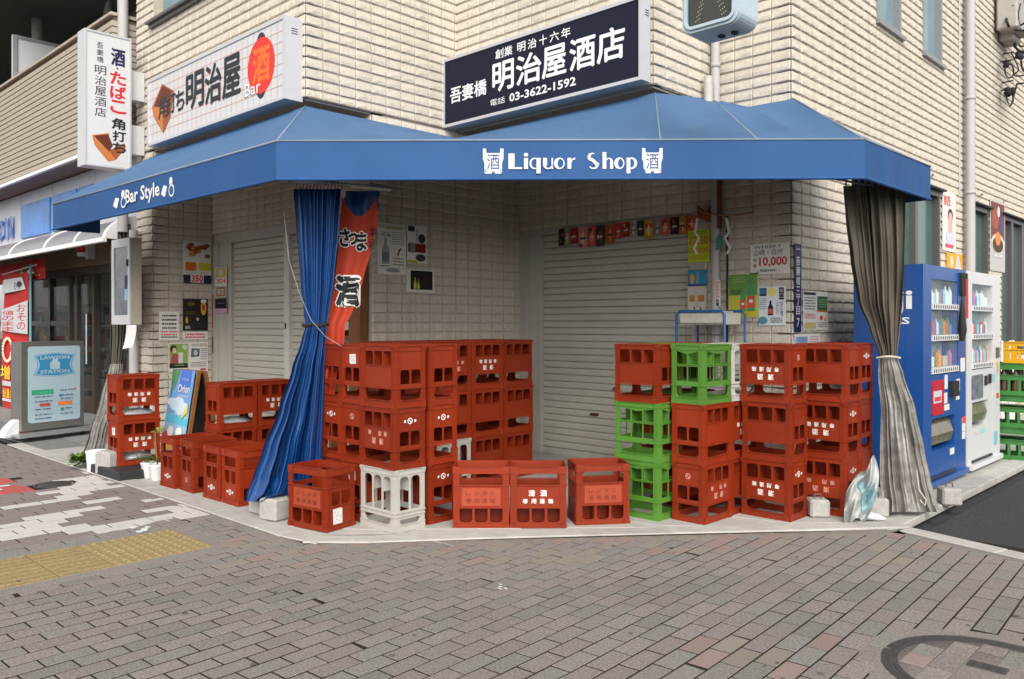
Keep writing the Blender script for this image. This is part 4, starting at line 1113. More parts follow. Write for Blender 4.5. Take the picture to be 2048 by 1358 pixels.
for i in range(4):
    for j in range(3): m.lathe((-2.31+.105*i, 9.44+.12*j, .66), [(.034,0),(.034,.17),(.013,.24),(.013,.30)], bt, 8)
tag(m.build('bottle', label='empty bottles in the top green beer crate', cat='bottles', kind='stuff'))
# ------------------------------------------------------------------ neighbouring convenience store with balcony above
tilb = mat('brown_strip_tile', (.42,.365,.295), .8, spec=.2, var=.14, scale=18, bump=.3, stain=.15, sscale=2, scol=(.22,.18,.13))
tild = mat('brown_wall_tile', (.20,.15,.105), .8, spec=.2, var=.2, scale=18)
nb = thing('store_building', (-12, 4, 0), label='brown strip-tiled building with long balcony left of the shop', cat='building'); nb.location = (0,0,0)
VBAL, UBR = 3.66, -9.83
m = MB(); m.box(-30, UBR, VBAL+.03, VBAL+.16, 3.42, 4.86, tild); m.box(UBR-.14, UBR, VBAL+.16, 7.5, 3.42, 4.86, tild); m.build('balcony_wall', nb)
# long courses of narrow tile, each a real strip
pit = .0725; n = int(1.40/pit); m1 = MB(); first = []
for k in range(n):
    z0 = 3.44+k*pit; first.append((z0, z0+pit-.012))
for k, (z0, z1) in enumerate(first):
    m = MB(); x = UBR+.012
    cuts = [UBR+.012, -11.38, -13.5, -15.6, -17.7, -20, -30]
    for a, b in zip(cuts, cuts[1:]): m.box(b+.012, a, VBAL, VBAL+.03, z0, z1, tilb, .003)
    m.box(UBR, UBR+.022, VBAL+.001, 7.5, z0, z1, tilb)
    m.build('tile_course', nb)
m = MB(); m.box(-30, UBR+.03, VBAL-.02, VBAL+.20, 4.862, 4.90, tilb, .004); m.box(UBR-.16, UBR+.03, VBAL+.2, 7.5, 4.862, 4.90, tilb); m.build('balcony_coping', nb)
m = MB(); m.box(-30, UBR+.03, VBAL-.03, VBAL+.02, 3.372, 3.415, whitep); m.build('fascia_trim', nb)
sofm = mat('store_soffit', (.20,.185,.16), .8, var=.1)
m = MB(); m.box(-30, UBR, VBAL+.02, VBAL+.42, 3.375, 3.41, sofm); m.build('soffit', nb)
# upper storey: dark ceiling and tiled back wall of the balcony
m = MB(); m.box(-30, UBR+.0, VBAL-.2, 7.4, 6.30, 6.5, mat('balcony_ceiling', (.10,.098,.095), .85, var=.08)); m.build('balcony_ceiling', nb)
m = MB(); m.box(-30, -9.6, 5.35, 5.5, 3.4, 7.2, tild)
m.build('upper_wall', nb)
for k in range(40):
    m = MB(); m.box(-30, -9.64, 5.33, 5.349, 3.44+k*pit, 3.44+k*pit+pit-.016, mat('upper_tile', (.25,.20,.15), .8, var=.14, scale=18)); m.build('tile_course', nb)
m = MB(); m.box(-9.66, -9.60, VC+.05, 5.5, 3.3, 6.5, tilb); m.build('side_wall', nb)
m = MB(); m.tube([(-11.35,4.2,6.3),(-11.35,4.2,4.6)], .008, black, 5); m.lathe((-11.35,4.2,5.2), [(.02,0),(.07,.06),(.075,.2),(.04,.36),(.01,.4)], black, 10); m.lathe((-10.9,4.6,5.45), [(.02,0),(.06,.05),(.065,.2),(.03,.3),(.01,.33)], black, 10); tag(m.build('hanging_pot', label='two dark pots hanging above the balcony', cat='plant pot', kind='stuff'))
t = thing('partition_panel', (-14.2, 3.9, 4.7), label='white framed partition panel standing on the balcony', cat='panel')
m = MB(); m.box(0, .03, 0, 1.2, -.9, 1.0, wface); m.build('panel', t)
m = MB(); m.box(-.02, .05, -.06, 0, -.9, 1.04, alum); m.box(-.02, .05, 0, 1.2, 1.0, 1.04, alum); m.build('frame', t)
pipe([(-14.9, 4.4, 4.8), (-14.9, 4.4, 6.3)], .09, 'grey round column on the balcony at the upper left', mat('dim_pipe', (.2,.19,.17), .6), 'balcony_column')
# sign band
VBD = 4.02
m = MB(); bandm = mat('band_white', (.48,.52,.57), .35, spec=.5, var=.05, scale=1.5)
sb = thing('store_sign_band', (-18, VBD, 2.6), label='white and blue sign band with blue letters over the store front', cat='sign'); sb.location = (0,0,0)
def bcol(x, y=450): return onV(x, y, VBD)[0]
edges = [-30, -24, -20.5, bcol(-30), bcol(40.5), bcol(105), bcol(158), bcol(190), -9.70]
zb0, zb1 = 2.62, 3.36
for i, (a, b) in enumerate(zip(edges, edges[1:])):
    m = MB(); m.box(a+.012, b-.012, VBD, VBD+.15, zb0, zb1, bandm, .004); m.build('panel', sb)
bl = mat('band_blue', (.05,.20,.55), .35, spec=.5, var=.5, scale=2.2)
for (x0, x1) in ((46, 103), (109, 157), (160, 189)):
    m = MB(); m.box(bcol(x0), bcol(x1), VBD-.03, VBD-.001, 2.66, 3.17, bl, .004); m.build('blue_panel', sb)
lb = mat('letter_blue', (.02,.13,.50), .35, spec=.5, var=.1)
q = Fr((0, VBD, 0), (1,0,0), (0,-1,0))
for s, x0, x1 in (('W',-75,-42), ('S',-34,-4), ('O',-3,13), ('N',15,31)):
    a, b = bcol(x0), bcol(x1); m = MB(); ftext(m, q, s, a+.03, 2.70, b-.03, 3.05, .045, lb, .03)
    vs, fs = list(m.v), list(m.f); m.add([(x, y+.044, z) for x, y, z in vs], fs, lb)
    m.build('letter', sb)
m = MB(); m.box(-30, -9.70, VBD+.15, VBD+.6, 2.60, 3.37, sofm); m.build('backing', sb)
# curved translucent canopy
can = thing('store_canopy', label='white curved canopy with red stripe below the store sign band', cat='canopy')
canm = mat('canopy_sheet', (.22,.215,.225), .3, spec=.5, var=.12, scale=3); cred = mat('canopy_red', (.42,.10,.13), .35, var=.1)
def cn(x, t): return (x, VBD+.0-.44*math.sin(t*1.45), 2.60-.27*(1-math.cos(t*1.45))*1.15)
xs = [-30]+[bcol(v) for v in (-30, 40.5, 105, 158)]+[-9.86]
xs = [-30, -24, -20, -17.3, -15.2, -13.4, -11.9, -10.8, -9.86]
for a, b in zip(xs, xs[1:]):
    m = MB(); m.sheet(lambda s, t: cn(a+(b-a)*s, .0+t*.10), 1, 3, bandm); m.sheet(lambda s, t: cn(a+(b-a)*s, .10+t*.34), 1, 3, cred); m.sheet(lambda s, t: cn(a+(b-a)*s, .44+t*.56), 1, 5, canm); m.build('canopy_sheet', can)
    m = MB(); m.tube([cn(b, t/8) for t in range(9)], .014, whitep, 6); m.build('rib', can)
e1 = cn(0, 1)
m = MB(); m.box(-30, -9.80, e1[1]-.03, e1[1]+.02, e1[2]-.05, e1[2]+.005, whitep, .005); m.build('front_rail', can)
m = MB(); m.fprism(Fr((-9.86,0,0),(0,1,0),(1,0,0)), [(cn(0,t/6)[1], cn(0,t/6)[2]) for t in range(7)]+[(VBD, e1[2]-.03)], 0, .03, whitep); m.build('end_cap', can)
# store front ------------------------------------------------------
VD = 4.62; brz = mat('bronze_frame', (.105,.085,.065), .4, metal=.5, var=.06); gl = mat('store_glass', (.05,.055,.055), .05, spec=.9, var=.3, scale=1.2, alpha=.25)
sf = thing('glass_storefront', label='bronze framed glass store front with open looking door', cat='shop front')
def dcol(x): return onV(x, 700, VD)[0]
m = MB(); m.box(-30, -9.64, VD-.02, VD+.2, 2.22, 2.62, tild); m.build('lintel', sf)
cols = [dcol(x) for x in (10, 58, 98, 137, 152, 186, 222)]; cols = [-24, -20]+cols
m = MB()
for x in cols: m.box(x-.045, x+.045, VD, VD+.10, .02, 2.22, brz)
m.box(-24, -9.66, VD+.004, VD+.09, 2.10, 2.218, brz); m.box(-24, cols[5], VD+.005, VD+.088, 1.32, 1.40, brz); m.box(-24, cols[5], VD+.006, VD+.087, .02, .42, brz); m.box(cols[6], cols[7], VD+.006, VD+.087, .02, .26, brz)
m.build('frame', sf)
m = MB(); m.box(-24, -9.66, VD+.03, VD+.04, .2, 2.15, gl); m.build('pane', sf)
m = MB(); m.tube([(cols[7]-.12, VD-.05, .75), (cols[7]-.12, VD-.05, 1.5)], .014, alum, 8); m.build('door_handle', sf)
# what one sees through the glass
inn = mat('interior_wall', (.62,.58,.48), .8, var=.3, scale=2)  # lightened colour stands in for store lights, which are not built
m = MB(); m.box(-24, -9.5, VD+2.2, VD+2.3, 0, 2.8, inn); m.box(-24, -9.5, VD+.2, VD+2.2, -.01, .0, apron); m.box(-24, -9.5, VD+.2, VD+2.3, 2.7, 2.8, inn); m.build('interior', sf)
for k in range(7):
    x = -11.0-1.5*k; sh = thing('store_shelf', (x, VD+1.2, 0), label='dim shelf of goods behind the store glass, %s from the corner' % ['first','second','third','fourth','fifth','sixth','seventh'][k], cat='shelf', group='goods shelves inside the store')
    m = MB()
    for z in (.1, .5, .9, 1.3, 1.7): m.box(-.5, .5, -.2, .2, z, z+.03, inn)
    m.box(-.5,.5,.2,.22,0,1.9,inn); m.build('rack', sh)
    m = MB(); rr = random.Random(k)
    for z in (.13, .53, .93, 1.33):
        xx = -.48
        while xx < .42:
            wq = rr.uniform(.06, .14); m.box(xx, xx+wq, -.18, .1, z, z+rr.uniform(.15,.32), [ink(200,150,40), ink(170,50,40), ink(50,140,130), ink(190,185,170), ink(60,75,130)][rr.randrange(5)]); xx += wq+.01
    m.build('goods', sh, kind='stuff')
# step and paving before the store
m = MB(); m.box(-30, -9.75, 3.42, VD+.2, -.06, .004, mat('store_paving', (.25,.245,.24), .85, var=.14, scale=14, bump=.3, stain=.3, scol=(.12,.11,.11))); m.build('store_apron', kind='structure')
m = MB(); m.box(-30, -9.75, 2.96, 3.405, -.06, .0, mat('store_edge', (.20,.195,.19), .85, var=.2, scale=14, bump=.3), .004)
m.build('store_edge_slab', kind='structure')
m = MB(); m.box(-30, -13.4, 4.0, 5.2, .004, .012, mat('entrance_mat', (.035,.033,.036), .9, var=.3)); tag(m.build('entrance_mat', label='dark mat in front of the store at the left edge', cat='mat'))
# freestanding light box sign
a = onG(43, 884); b = onG(168, 868); d = Vector((b[0]-a[0], b[1]-a[1], 0)); L = d.length; d.normalize(); o_ = Vector((d.y, -d.x, 0))
fs = thing('standing_sign', (a[0], a[1], 0), label='steel framed light box sign with blue shield and milk can on wheels', cat='sign')
q = Fr((0,0,0), d, o_); stl = mat('brushed_steel', (.26,.25,.235), .38, metal=.6, var=.12, scale=5)
H1 = onV(40, 684, a[1])[2]
m = MB(); m.fbox(q, 0, L, .12, H1, -.20, 0, stl); m.build('case', fs)
pm = mat('lightbox_face', (.42,.56,.62), .25, spec=.5, var=.04, scale=2)
m = MB(); x0, x1, z0, z1 = .075, L-.055, .20, H1-.055; q2 = Fr(q(x0, z0, .001), d, o_); ww, hh = x1-x0, z1-z0
m.fprism(q2, [(aa, cc) for aa, cc in [(0,.03),(.01,.01),(.03,0),(ww-.02,0),(ww,.02),(ww,hh-.02),(ww-.02,hh),(.02,hh),(0,hh-.02)]], 0, .004, pm); m.build('face', fs)
shb = ink(55,140,185); m = MB()
def sp(pts, dd, mm): m.fpoly(q2, [(x*ww, z*hh) for x, z in pts], dd, mm)
def shield(k, dd, mm):
    pts = []
    for i in range(9): t_ = i/8; pts.append((.5-.36*k+.72*k*t_, .755+.115*k-.0+.028*math.sin(math.pi*t_)))
    for i in range(1, 9): t_ = i/8; pts.append((.5+.36*k-.07*math.sin(math.pi*t_), .755+.115*k-.23*k*t_))
    for i in range(1, 9): t_ = i/8; pts.append((.5+.36*k-.72*k*t_, .755-.115*k-.028*math.sin(math.pi*t_)))
    for i in range(1, 8): t_ = i/8; pts.append((.5-.36*k+.07*math.sin(math.pi*t_), .755-.115*k+.23*k*t_))
    sp(pts[::-1], dd, mm)
shield(1.12, .0055, ink(90,165,200)); shield(1.06, .006, pm); shield(1.0, .0065, shb)
ftext(m, q2, 'LAWSON', ww*.22, hh*.825, ww*.78, hh*.872, .0072, pm, .03); ftext(m, q2, 'STATION', ww*.22, hh*.640, ww*.78, hh*.685, .0072, pm, .03)
sp([(.41,.695),(.59,.695),(.60,.78),(.55,.80),(.55,.815),(.45,.815),(.45,.80),(.40,.78)], .0072, pm)
m.fell(q2, ww*.5, hh*.815, ww*.06, hh*.018, .0074, pm)
sp([(.06,.43),(.47,.43),(.47,.365),(.06,.365)], .006, ink(60,165,125)); ftext(m, q2, 'イートイン', ww*.2, hh*.38, ww*.42, hh*.412, .0068, pm)
sp([(.56,.255),(.84,.255),(.84,.205),(.56,.205)], .006, ink(235,130,70))
m.build('shield_print', fs)
m = MB(); A2 = Art(q2, ww, hh); A2.mb = m; A2.t = .006; A2.k = 0
for k, y in enumerate((.345, .285, .18, .11, .06)): A2.lines(.12, .45, y, .02, 1, ink(90,110,140), .7, k)
for k, y in enumerate((.415, .35, .30, .17, .10)): A2.lines(.60, .85, y, .02, 1, ink(90,120,150), .7, k+9)
A2.rect(.2, .215, .4, .25, ink(200,70,60)); A2.ell(.88, .415, .02, .012, ink(200,60,90)); A2.ell(.60, .34, .03, .015, ink(50,130,190)); A2.ell(.63, .15, .03, .015, ink(60,150,120))
for y in (.33, .265, .20, .135): A2.rect(.04, y, .96, y+.002, ink(120,150,165))
m.build('small_print', fs)
m = MB(); m.fbox(q, -.10, L+.12, .075, .095, -.32, .13, alum); m.fbox(q, -.10, L+.12, .055, .075, .05, .13, alum); m.build('base_plate', fs)
m = MB()
for aa in (.06, L-.06):
    m.tube([q(aa-.012, .03, .06), q(aa+.012, .03, .06)], .03, black, 10)
m.build('wheel', fs, kind='stuff')
m = MB()
pt = [(0,0),(.13,0),(.13,.02)]+[(.13-.16*math.sin(R(10*i)), .02+.19*(1-math.cos(R(10*i)))) for i in range(1, 6)]
m.fprism(Fr(q(-.17, .06, -.05), d, o_), [(0,.0),(.17,0),(.17,.19),(.13,.17),(.05,.10),(.01,.03)], -.12, 0, whitep); m.build('counterweight', fs)

# flags
rdf = mat('flag_red', (.52,.02,.02), .7, var=.1, scale=5, bump=.15)
VF = 4.0; t = thing('flag_banner', (onV(25, 700, VF)[0], VF, 0), label='tall red promotional flag with white and yellow lettering at the left edge', cat='flag')
ox = t.location.x
def vcol(x, y): p = onV(x, y, VF); return p[0]-ox, p[2]
q = Fr((0,0,0), (1,0,0), (0,-1,0))
c = [vcol(6, 548), vcol(60, 548), vcol(40, 812), vcol(8, 820)]
xl, xr = vcol(6, 548)[0], vcol(60, 548)[0]; zt_, zb_ = vcol(33, 548)[1], vcol(25, 818)[1]
m = MB(); m.sheet(lambda s, t_: q(xl+(xr-xl)*s, zb_+(zt_-zb_)*t_, .02*math.sin(5*t_+3*s)), 8, 16, rdf); m.build('cloth', t)
FA = Art(Fr(q(xl, zb_, .03), (1,0,0), (0,-1,0)), xr-xl, zt_-zb_); FA.mb = MB(); FA.t = .0; 
FA.poly([(.02,.86),(.93,.88),(.80,.97),(.1,.965)], wface); FA.txt('お得', .5, .885, .75, .945, ink(40,60,140), .02); FA.ell(.7, .92, .1, .02, ink(40,30,20))
FA.poly([(.0,.58),(1,.56),(1,.80),(.05,.74)], wface); FA.vtxt('おその', .62, .92, .78, .065, ink(190,25,35), .02); FA.vtxt('値のまま', .05, .5, .735, .04, ink(190,25,35), .02)
for k in range(22):
    a_ = 2*math.pi*k/22; FA.ell(.27+.17*math.cos(a_), .44+.085*math.sin(a_), .045, .011, ink(250,225,190))
FA.txt('%', .60, .36, .85, .44, ink(240,190,70), .03); FA.txt('増量', .03, .22, .8, .32, ink(240,200,50), .03)
FA.rect(.1, .17, .5, .205, wface); FA.txt('総量はじまる', .12, .08, .9, .15, ink(235,195,45), .02); FA.rect(.1, .055, .9, .075, wface)
FA.mb.build('print', t)
m = MB(); p0, p1 = vcol(57, 548), vcol(57, 548); m.tube([q(xr+.03, .02, .0), q(xr+.03, zt_+.12, .0)], .018, mat('teal_pole', (.10,.38,.36), .4), 8); m.build('pole', t)
m = MB(); m.tube([q(xl-.02, zt_+.02, .0), q(xr+.30, zt_+.10, .0)], .008, whitep, 6); m.build('crossbar', t)
m = MB(); bxl, bxr = vcol(-60, 550)[0], vcol(74, 540)[0]; z0, z1 = vcol(40, 560)[1], vcol(74, 515)[1]
t2 = thing('horizontal_banner', (ox, VF+.12, 0), label='red horizontal banner hung under the store canopy', cat='banner')
m.sheet(lambda s, t_: q(bxl+(bxr-bxl)*s, z0+(z1-z0)*t_, .02*math.sin(9*s)), 14, 5, rdf); m.build('cloth', t2)
B2 = Art(Fr(q(bxl, z0, .03), (1,0,0), (0,-1,0)), bxr-bxl, z1-z0); B2.mb = MB(); B2.t = 0
B2.poly([(.62,.25),(.70,.7),(.78,.85),(.86,.6),(.92,.25)], ink(120,70,30)); B2.poly([(.66,.28),(.72,.5),(.76,.35),(.82,.55),(.88,.3)], ink(240,225,190))
for k in range(12): B2.ell(.60+.032*k, .18, .006, .03, ink(240,215,150))
B2.mb.build('print', t2)
# alarm lamp
t = thing('alarm_lamp', onV(166, 500, VD-.12), label='red and white round alarm lamp above the store door', cat='lamp')
m = MB(); m.lathe((0,0,-.10), [(0,.0),(.075,.005),(.085,.02),(.085,.06)], wface, 16); m.build('base', t)
m = MB(); m.lathe((0,0,-.04), [(.084,0),(.086,.08),(.07,.14),(0,.15)], mat('red_lens', (.55,.01,.015), .15, spec=.6, var=.1), 16); m.build('lens', t)
m = MB(); m.box(.09, .20, .0, .10, -.14, .16, wface); m.build('bracket', t)
# mesh shopping rack / dark post near the column
t = thing('wire_rack', (-10.2, 4.35, 0), label='tall dark wire mesh rack beside the store door', cat='rack')
m = MB(); m.tube([(-.28,0,0),(-.28,0,2.05)], .03, mat('navy_post', (.02,.035,.06), .5), 8); m.build('post', t)
m = MB()
for k in range(16): m.tube([(-.28,0,.1+.13*k),(.30,0,.1+.13*k)], .004, black, 4)
for k in range(7): m.tube([(-.26+.09*k,0,.05),(-.26+.09*k,0,2.05)], .003, black, 4)
m.build('mesh', t, kind='stuff')
m = MB(); m.tube([(.45,-.25,0),(.45,-.25,1.3)], .02, mat('pole_blue', (.05,.2,.35), .4), 8); m.build('blue_post', t)
# ------------------------------------------------------------------ curtains
def interp(tab, y):
    for (y0, *v0), (y1, *v1) in zip(tab, tab[1:]):
        if y0 <= y <= y1:
            f = (y-y0)/(y1-y0); f = f*f*(3-2*f)*.5+f*.5; return [a+(b-a)*f for a, b in zip(v0, v1)]
    return list(tab[0][1:]) if y < tab[0][0] else list(tab[-1][1:])
def curtain(tab, nfold, mt, nu=240, nv=80, seed=1, wide=0.):
    """rows: photo height, left edge, right edge, distance, fold depth -> folded cloth standing in the scene"""
    rr = random.Random(seed); ph = [rr.uniform(0, 6) for _ in range(8)]; m = MB(); y0, y1 = tab[0][0], tab[-1][0]
    def f(s, t):
        y = y0+(y1-y0)*(1-t); l, r, Z, amp = interp(tab, y)
        e = s+.012*math.sin(2*math.pi*nfold*s*2+ph[0]+3*t)
        k = 2*math.pi*nfold*e+1.6*math.sin(3.1*s*math.pi+ph[1])+.9*math.sin(5.3*s*math.pi+ph[6]+1.5*t)+.5*math.sin(2.2*t*math.pi+ph[2])
        w_ = math.sin(k); w_ = math.copysign(abs(w_)**.8, w_); q_ = .55+.45*math.sin(4.1*s*math.pi+ph[7]+2.3*t)
        lo = math.sin(.42*k+ph[5]+1.2*t); mixb = wide*(1-t)
        dz = amp*((w_*q_+.22*math.sin(1.6*k+ph[3]+2*t))*(1-mixb*.75)+1.1*mixb*lo+.14*math.sin(15*t+6*s+ph[1])*(1-t))+.012*math.sin(11*t+9*s+ph[5])*min(1, amp*40)
        bulge = -.05*(1-(2*s-1)**2)
        return onZ(l+(r-l)*e, y, Z+dz+bulge)
    m.sheet(f, nu, nv, mt); return m
# blue curtain with red banner
t = thing('blue_curtain', label='deep blue curtain tied back with a black band at the shop corner', cat='curtain')
tab = [(378, 588, 683, 5.95, .035), (460, 594, 678, 5.95, .04), (560, 601, 668, 5.95, .035), (630, 608, 657, 5.95, .025), (652, 611, 653, 5.95, .018), (680, 603, 652, 5.95, .028),
       (740, 583, 648, 5.93, .06), (820, 556, 645, 5.90, .085), (900, 524, 642, 5.86, .095), (960, 503, 640, 5.83, .09), (985, 492, 638, 5.80, .07), (1003, 492, 560, 5.78, .04)]
curtain(tab, 8, bluetarp, seed=3, wide=.8).build('cloth', t)
c = [onZ(606+50*k/12, 650+2*math.sin(k), 5.86-.07*math.sin(math.pi*k/12)) for k in range(13)]
m = MB(); m.tube(c, [.014]*13, black, 6); m.build('tie_band', t)
# gathered knot of cloth over the concrete weights
m = MB(); kn = onG(566, 995, .12)
ctr = Vector(kn); rr = random.Random(5)
def kf(s, t_):
    th = math.pi*(t_*.97+.015); f = 2*math.pi*s; k = 1+.10*math.sin(7*f+3*t_)+.07*math.sin(13*f+9*t_)
    return (ctr.x+.15*k*math.sin(th)*math.cos(f)-.02, ctr.y+.13*k*math.sin(th)*math.sin(f), .20+ctr.z*0+.10*math.cos(th)*(1+.1*math.sin(5*f)))
m.sheet(kf, 40, 14, bluetarp); m.build('knot', t)
m = MB(); st = mat('white_cord', (.42,.40,.36), .7)
m.tube([onZ(567, 420, 5.9), onZ(578, 520, 5.8), onZ(598, 585, 5.75), onZ(622, 640, 5.72), onZ(650, 672, 5.7), onZ(682, 692, 5.68)], .0016, st, 5)
m.build('cord', t)
t = thing('red_banner', label='red cloth banner with black brush characters beside the blue curtain', cat='banner')
tabr = [(395, 684, 752, 6.1, .006), (440, 680, 756, 6.1, .010), (500, 676, 742, 6.08, .012), (560, 670, 726, 6.05, .014), (620, 660, 706, 6.0, .014), (652, 652, 690, 5.98, .010), (690, 652, 688, 5.98, .014), (760, 640, 672, 5.98, .016), (900, 636, 655, 5.98, .015)]
def ban(s, t_, off=0.):
    y = 395+(900-395)*(1-t_); l, r, Z, amp = interp(tabr, y)
    yy = y
    if t_ > .985-.06: 
        sw = 38*math.sin(math.pi*min(1, max(0, s)))*(t_-.925)/.075; yy = y+sw
    return onZ(l+(r-l)*s, yy-14*(s-.0)*max(0, (t_-.9))*0, Z+amp*math.sin(10*s+1)+.02*s-off)
m = MB(); m.sheet(lambda s, t_: ban(s, t_), 30, 60, redban); m.build('cloth', t)
m = MB(); bkc = mat('banner_black', (.012,.012,.014), .7); wh = mat('banner_white', (.72,.68,.64), .7, var=.05)
def btext(ch, x0, y0, x1, y1, mm, off, bold):
    "glyph wrapped on the hanging cloth; box in photo rows/columns"
    vs, fs_, a0, a1, b0, b1 = glyphs(ch, bold); out = []
    for x, y in vs:
        px = x0+(x-a0)/(a1-a0)*(x1-x0); py = y1+(y-b0)/(b1-b0)*(y0-y1)
        l, r, Z, amp = interp(tabr, py); s = (px-l)/(r-l); out.append(onZ(px, py, Z+amp*math.sin(10*s+1)+.02*s-off))
    m.add(out, fs_, mm)
def outl(ch, x0, y0, x1, y1, e, e2):
    for k in range(8): a_ = R(45*k); btext(ch, x0+e*math.cos(a_), y0+e*math.sin(a_), x1+e*math.cos(a_), y1+e*math.sin(a_), wh, .010+.0002*k, 0)
    for k in range(6): a_ = R(60*k); btext(ch, x0+e2*math.cos(a_), y0+e2*math.sin(a_), x1+e2*math.cos(a_), y1+e2*math.sin(a_), bkc, .0145+.0002*k, 0)
for ch, bx_ in (('さ',(680,458,698,492)),('つ',(698,467,714,489)),('ま',(714,465,732,501))): outl(ch, *bx_, 3.6, 1.6)
outl('酒', 674, 553, 717, 610, 5.5, 3.2)
btext('本', 738, 452, 752, 474, bkc, .012, .0); btext('場', 737, 478, 749, 500, bkc, .012, .0)
m.build('characters', t)
m = MB(); m.sheet(lambda s, t_: onZ(690+68*s+2*math.sin(9*t_), 382+50*(1-t_)*(1-.25*abs(2*s-1)) + 22*(1-t_)*math.sin(math.pi*s), 6.2+.02*math.sin(8*s)), 14, 8, bluetarp); m.build('blue_lining', t)
# rail with hooks above
t = thing('curtain_rail', label='pale curtain rail with hooks under the awning', cat='rail')
m = MB(); pa_ = onZ(585, 360, 5.7); pb_ = onZ(780, 378, 6.6); m.tube([pa_, pb_], .018, alum, 8); m.build('rail', t)
m = MB()
for k in range(14):
    x = 592+ (683-592)*k/13; p = Vector(onZ(x, 376+2*(k % 2), 5.95)); m.tube([p+Vector((0,0,.05)), p+Vector((.01,0,.02)), p+Vector((-.008,0,-.01))], .003, black, 4)
m.build('hook', t, kind='stuff')

# mesh curtains
meshd = mat('mesh_curtain', (.12,.105,.08), .55, spec=.35, var=.25, scale=4, bump=.5, bscale=300)
meshs = mat('silver_sheet', (.27,.258,.235), .32, metal=.15, spec=.5, var=.5, scale=15, bump=1., bscale=22, stain=.6, sscale=7, scol=(.11,.09,.065))
t = thing('mesh_curtain', label='grey brown mesh curtain tied in the middle at the right corner', cat='curtain')
tab = [(372, 1687, 1812, 6.15, .030), (430, 1692, 1812, 6.15, .035), (520, 1702, 1810, 6.15, .04), (600, 1716, 1806, 6.13, .04), (660, 1740, 1800, 6.12, .03), (705, 1757, 1795, 6.10, .018), (722, 1760, 1792, 6.10, .014)]
curtain(tab, 8, meshd, nv=50, seed=9).build('upper_cloth', t)
tab = [(716, 1758, 1796, 6.08, .014), (750, 1757, 1808, 6.05, .024), (820, 1763, 1832, 6.0, .034), (900, 1761, 1850, 5.95, .040), (960, 1760, 1862, 5.92, .042), (1005, 1764, 1874, 5.88, .045), (1024, 1762, 1884, 5.84, .05)]
curtain(tab, 6, meshs, nv=60, seed=12, wide=.7).build('lower_cloth', t)
m = MB(); m.tube([onZ(1754+46*k/8, 716-3*math.sin(math.pi*k/8), 6.05-.06*math.sin(math.pi*k/8)) for k in range(9)], .009, mat('pale_cord', (.55,.5,.42), .7), 6)
m.tube([onZ(1833, 940, 5.8), onZ(1838, 980, 5.8), onZ(1852, 1000, 5.8), onZ(1850, 1012, 5.8), onZ(1840, 1000, 5.8)], .006, mat('pale_cord', (.55,.5,.42), .7), 5); m.build('cord', t)
m = MB()
for k in range(9): p = Vector(onZ(1692+13*k, 374, 6.15)); m.tube([p+Vector((0,0,.06)), p], .007, mat('hook_grey', (.35,.34,.3), .5), 5)
m.build('hook', t, kind='stuff')
t = thing('mesh_curtain', label='thin pale mesh curtain gathered beside the far left column', cat='curtain')
tab = [(448, 218, 262, 9.55, .04), (560, 220, 256, 9.55, .04), (680, 222, 250, 9.5, .03), (740, 220, 244, 9.4, .02)]
curtain(tab, 4, meshd, nu=100, nv=40, seed=2).build('upper_cloth', t)
tab = [(728, 220, 246, 9.35, .02), (800, 200, 236, 8.9, .03), (870, 178, 214, 8.3, .04), (925, 160, 205, 7.9, .04)]
curtain(tab, 4, meshs, nu=100, nv=40, seed=2).build('lower_cloth', t)

# ------------------------------------------------------------------ concrete weights
def weight(x, y, s, rz, label, h=None, hook=True, z=0.):
    m = MB(); h = h or s*.92; m.box(-s/2, s/2, -s/2, s/2, 0, h, concrete, .014)
    t = thing('concrete_weight', (x, y, .002+z), rz, label=label, cat='weight', group='concrete weights'); m.build('block', t)
    if hook:
        m = MB(); m.tube([(-.025,0,h-.005),(-.02,0,h+.03),(.02,0,h+.03),(.025,0,h-.005)], .005, frameg, 6); m.build('hook', t)
a = onG(534, 1044); weight(a[0]-.03, a[1]+.085, .165, R(12), 'concrete weight block in front of the blue curtain foot', hook=False)
a = onG(500, 1030); weight(a[0]+.0, a[1]+.10, .15, R(2), 'concrete weight half hidden left of the front block by the blue curtain', hook=False)
a = onG(566, 1030); weight(a[0]+.02, a[1]+.12, .15, R(0), 'concrete weight between the blue curtain and the lone red crate', hook=False)
a = onG(1635, 1036); weight(a[0]-.02, a[1]+.05, .135, R(40), 'small concrete weight between two red crate stacks at right')
a = onG(1750, 1036); weight(a[0]-.02, a[1]+.06, .145, R(40), 'concrete weight on the white paper before the mesh curtain')
a = onG(1893, 1012); weight(a[0]+.0, a[1]+.07, .14, R(36), 'concrete weight peeping out right of the mesh curtain')
a = onG(205, 948); weight(a[0]+.05, a[1]+.06, .20, R(15), 'concrete weight beside the black plinth at far left', .21)
t = thing('plaster_pot', (*onG(172, 945)[:2], 0), label='round white pot at the foot of the pale mesh curtain', cat='pot')
t.location.y += .09
m = MB(); m.lathe((0,0,.001), [(.075,0),(.09,.17),(.095,.19),(.085,.19),(.08,.16),(0,.15)], whitep, 18); m.build('pot', t)
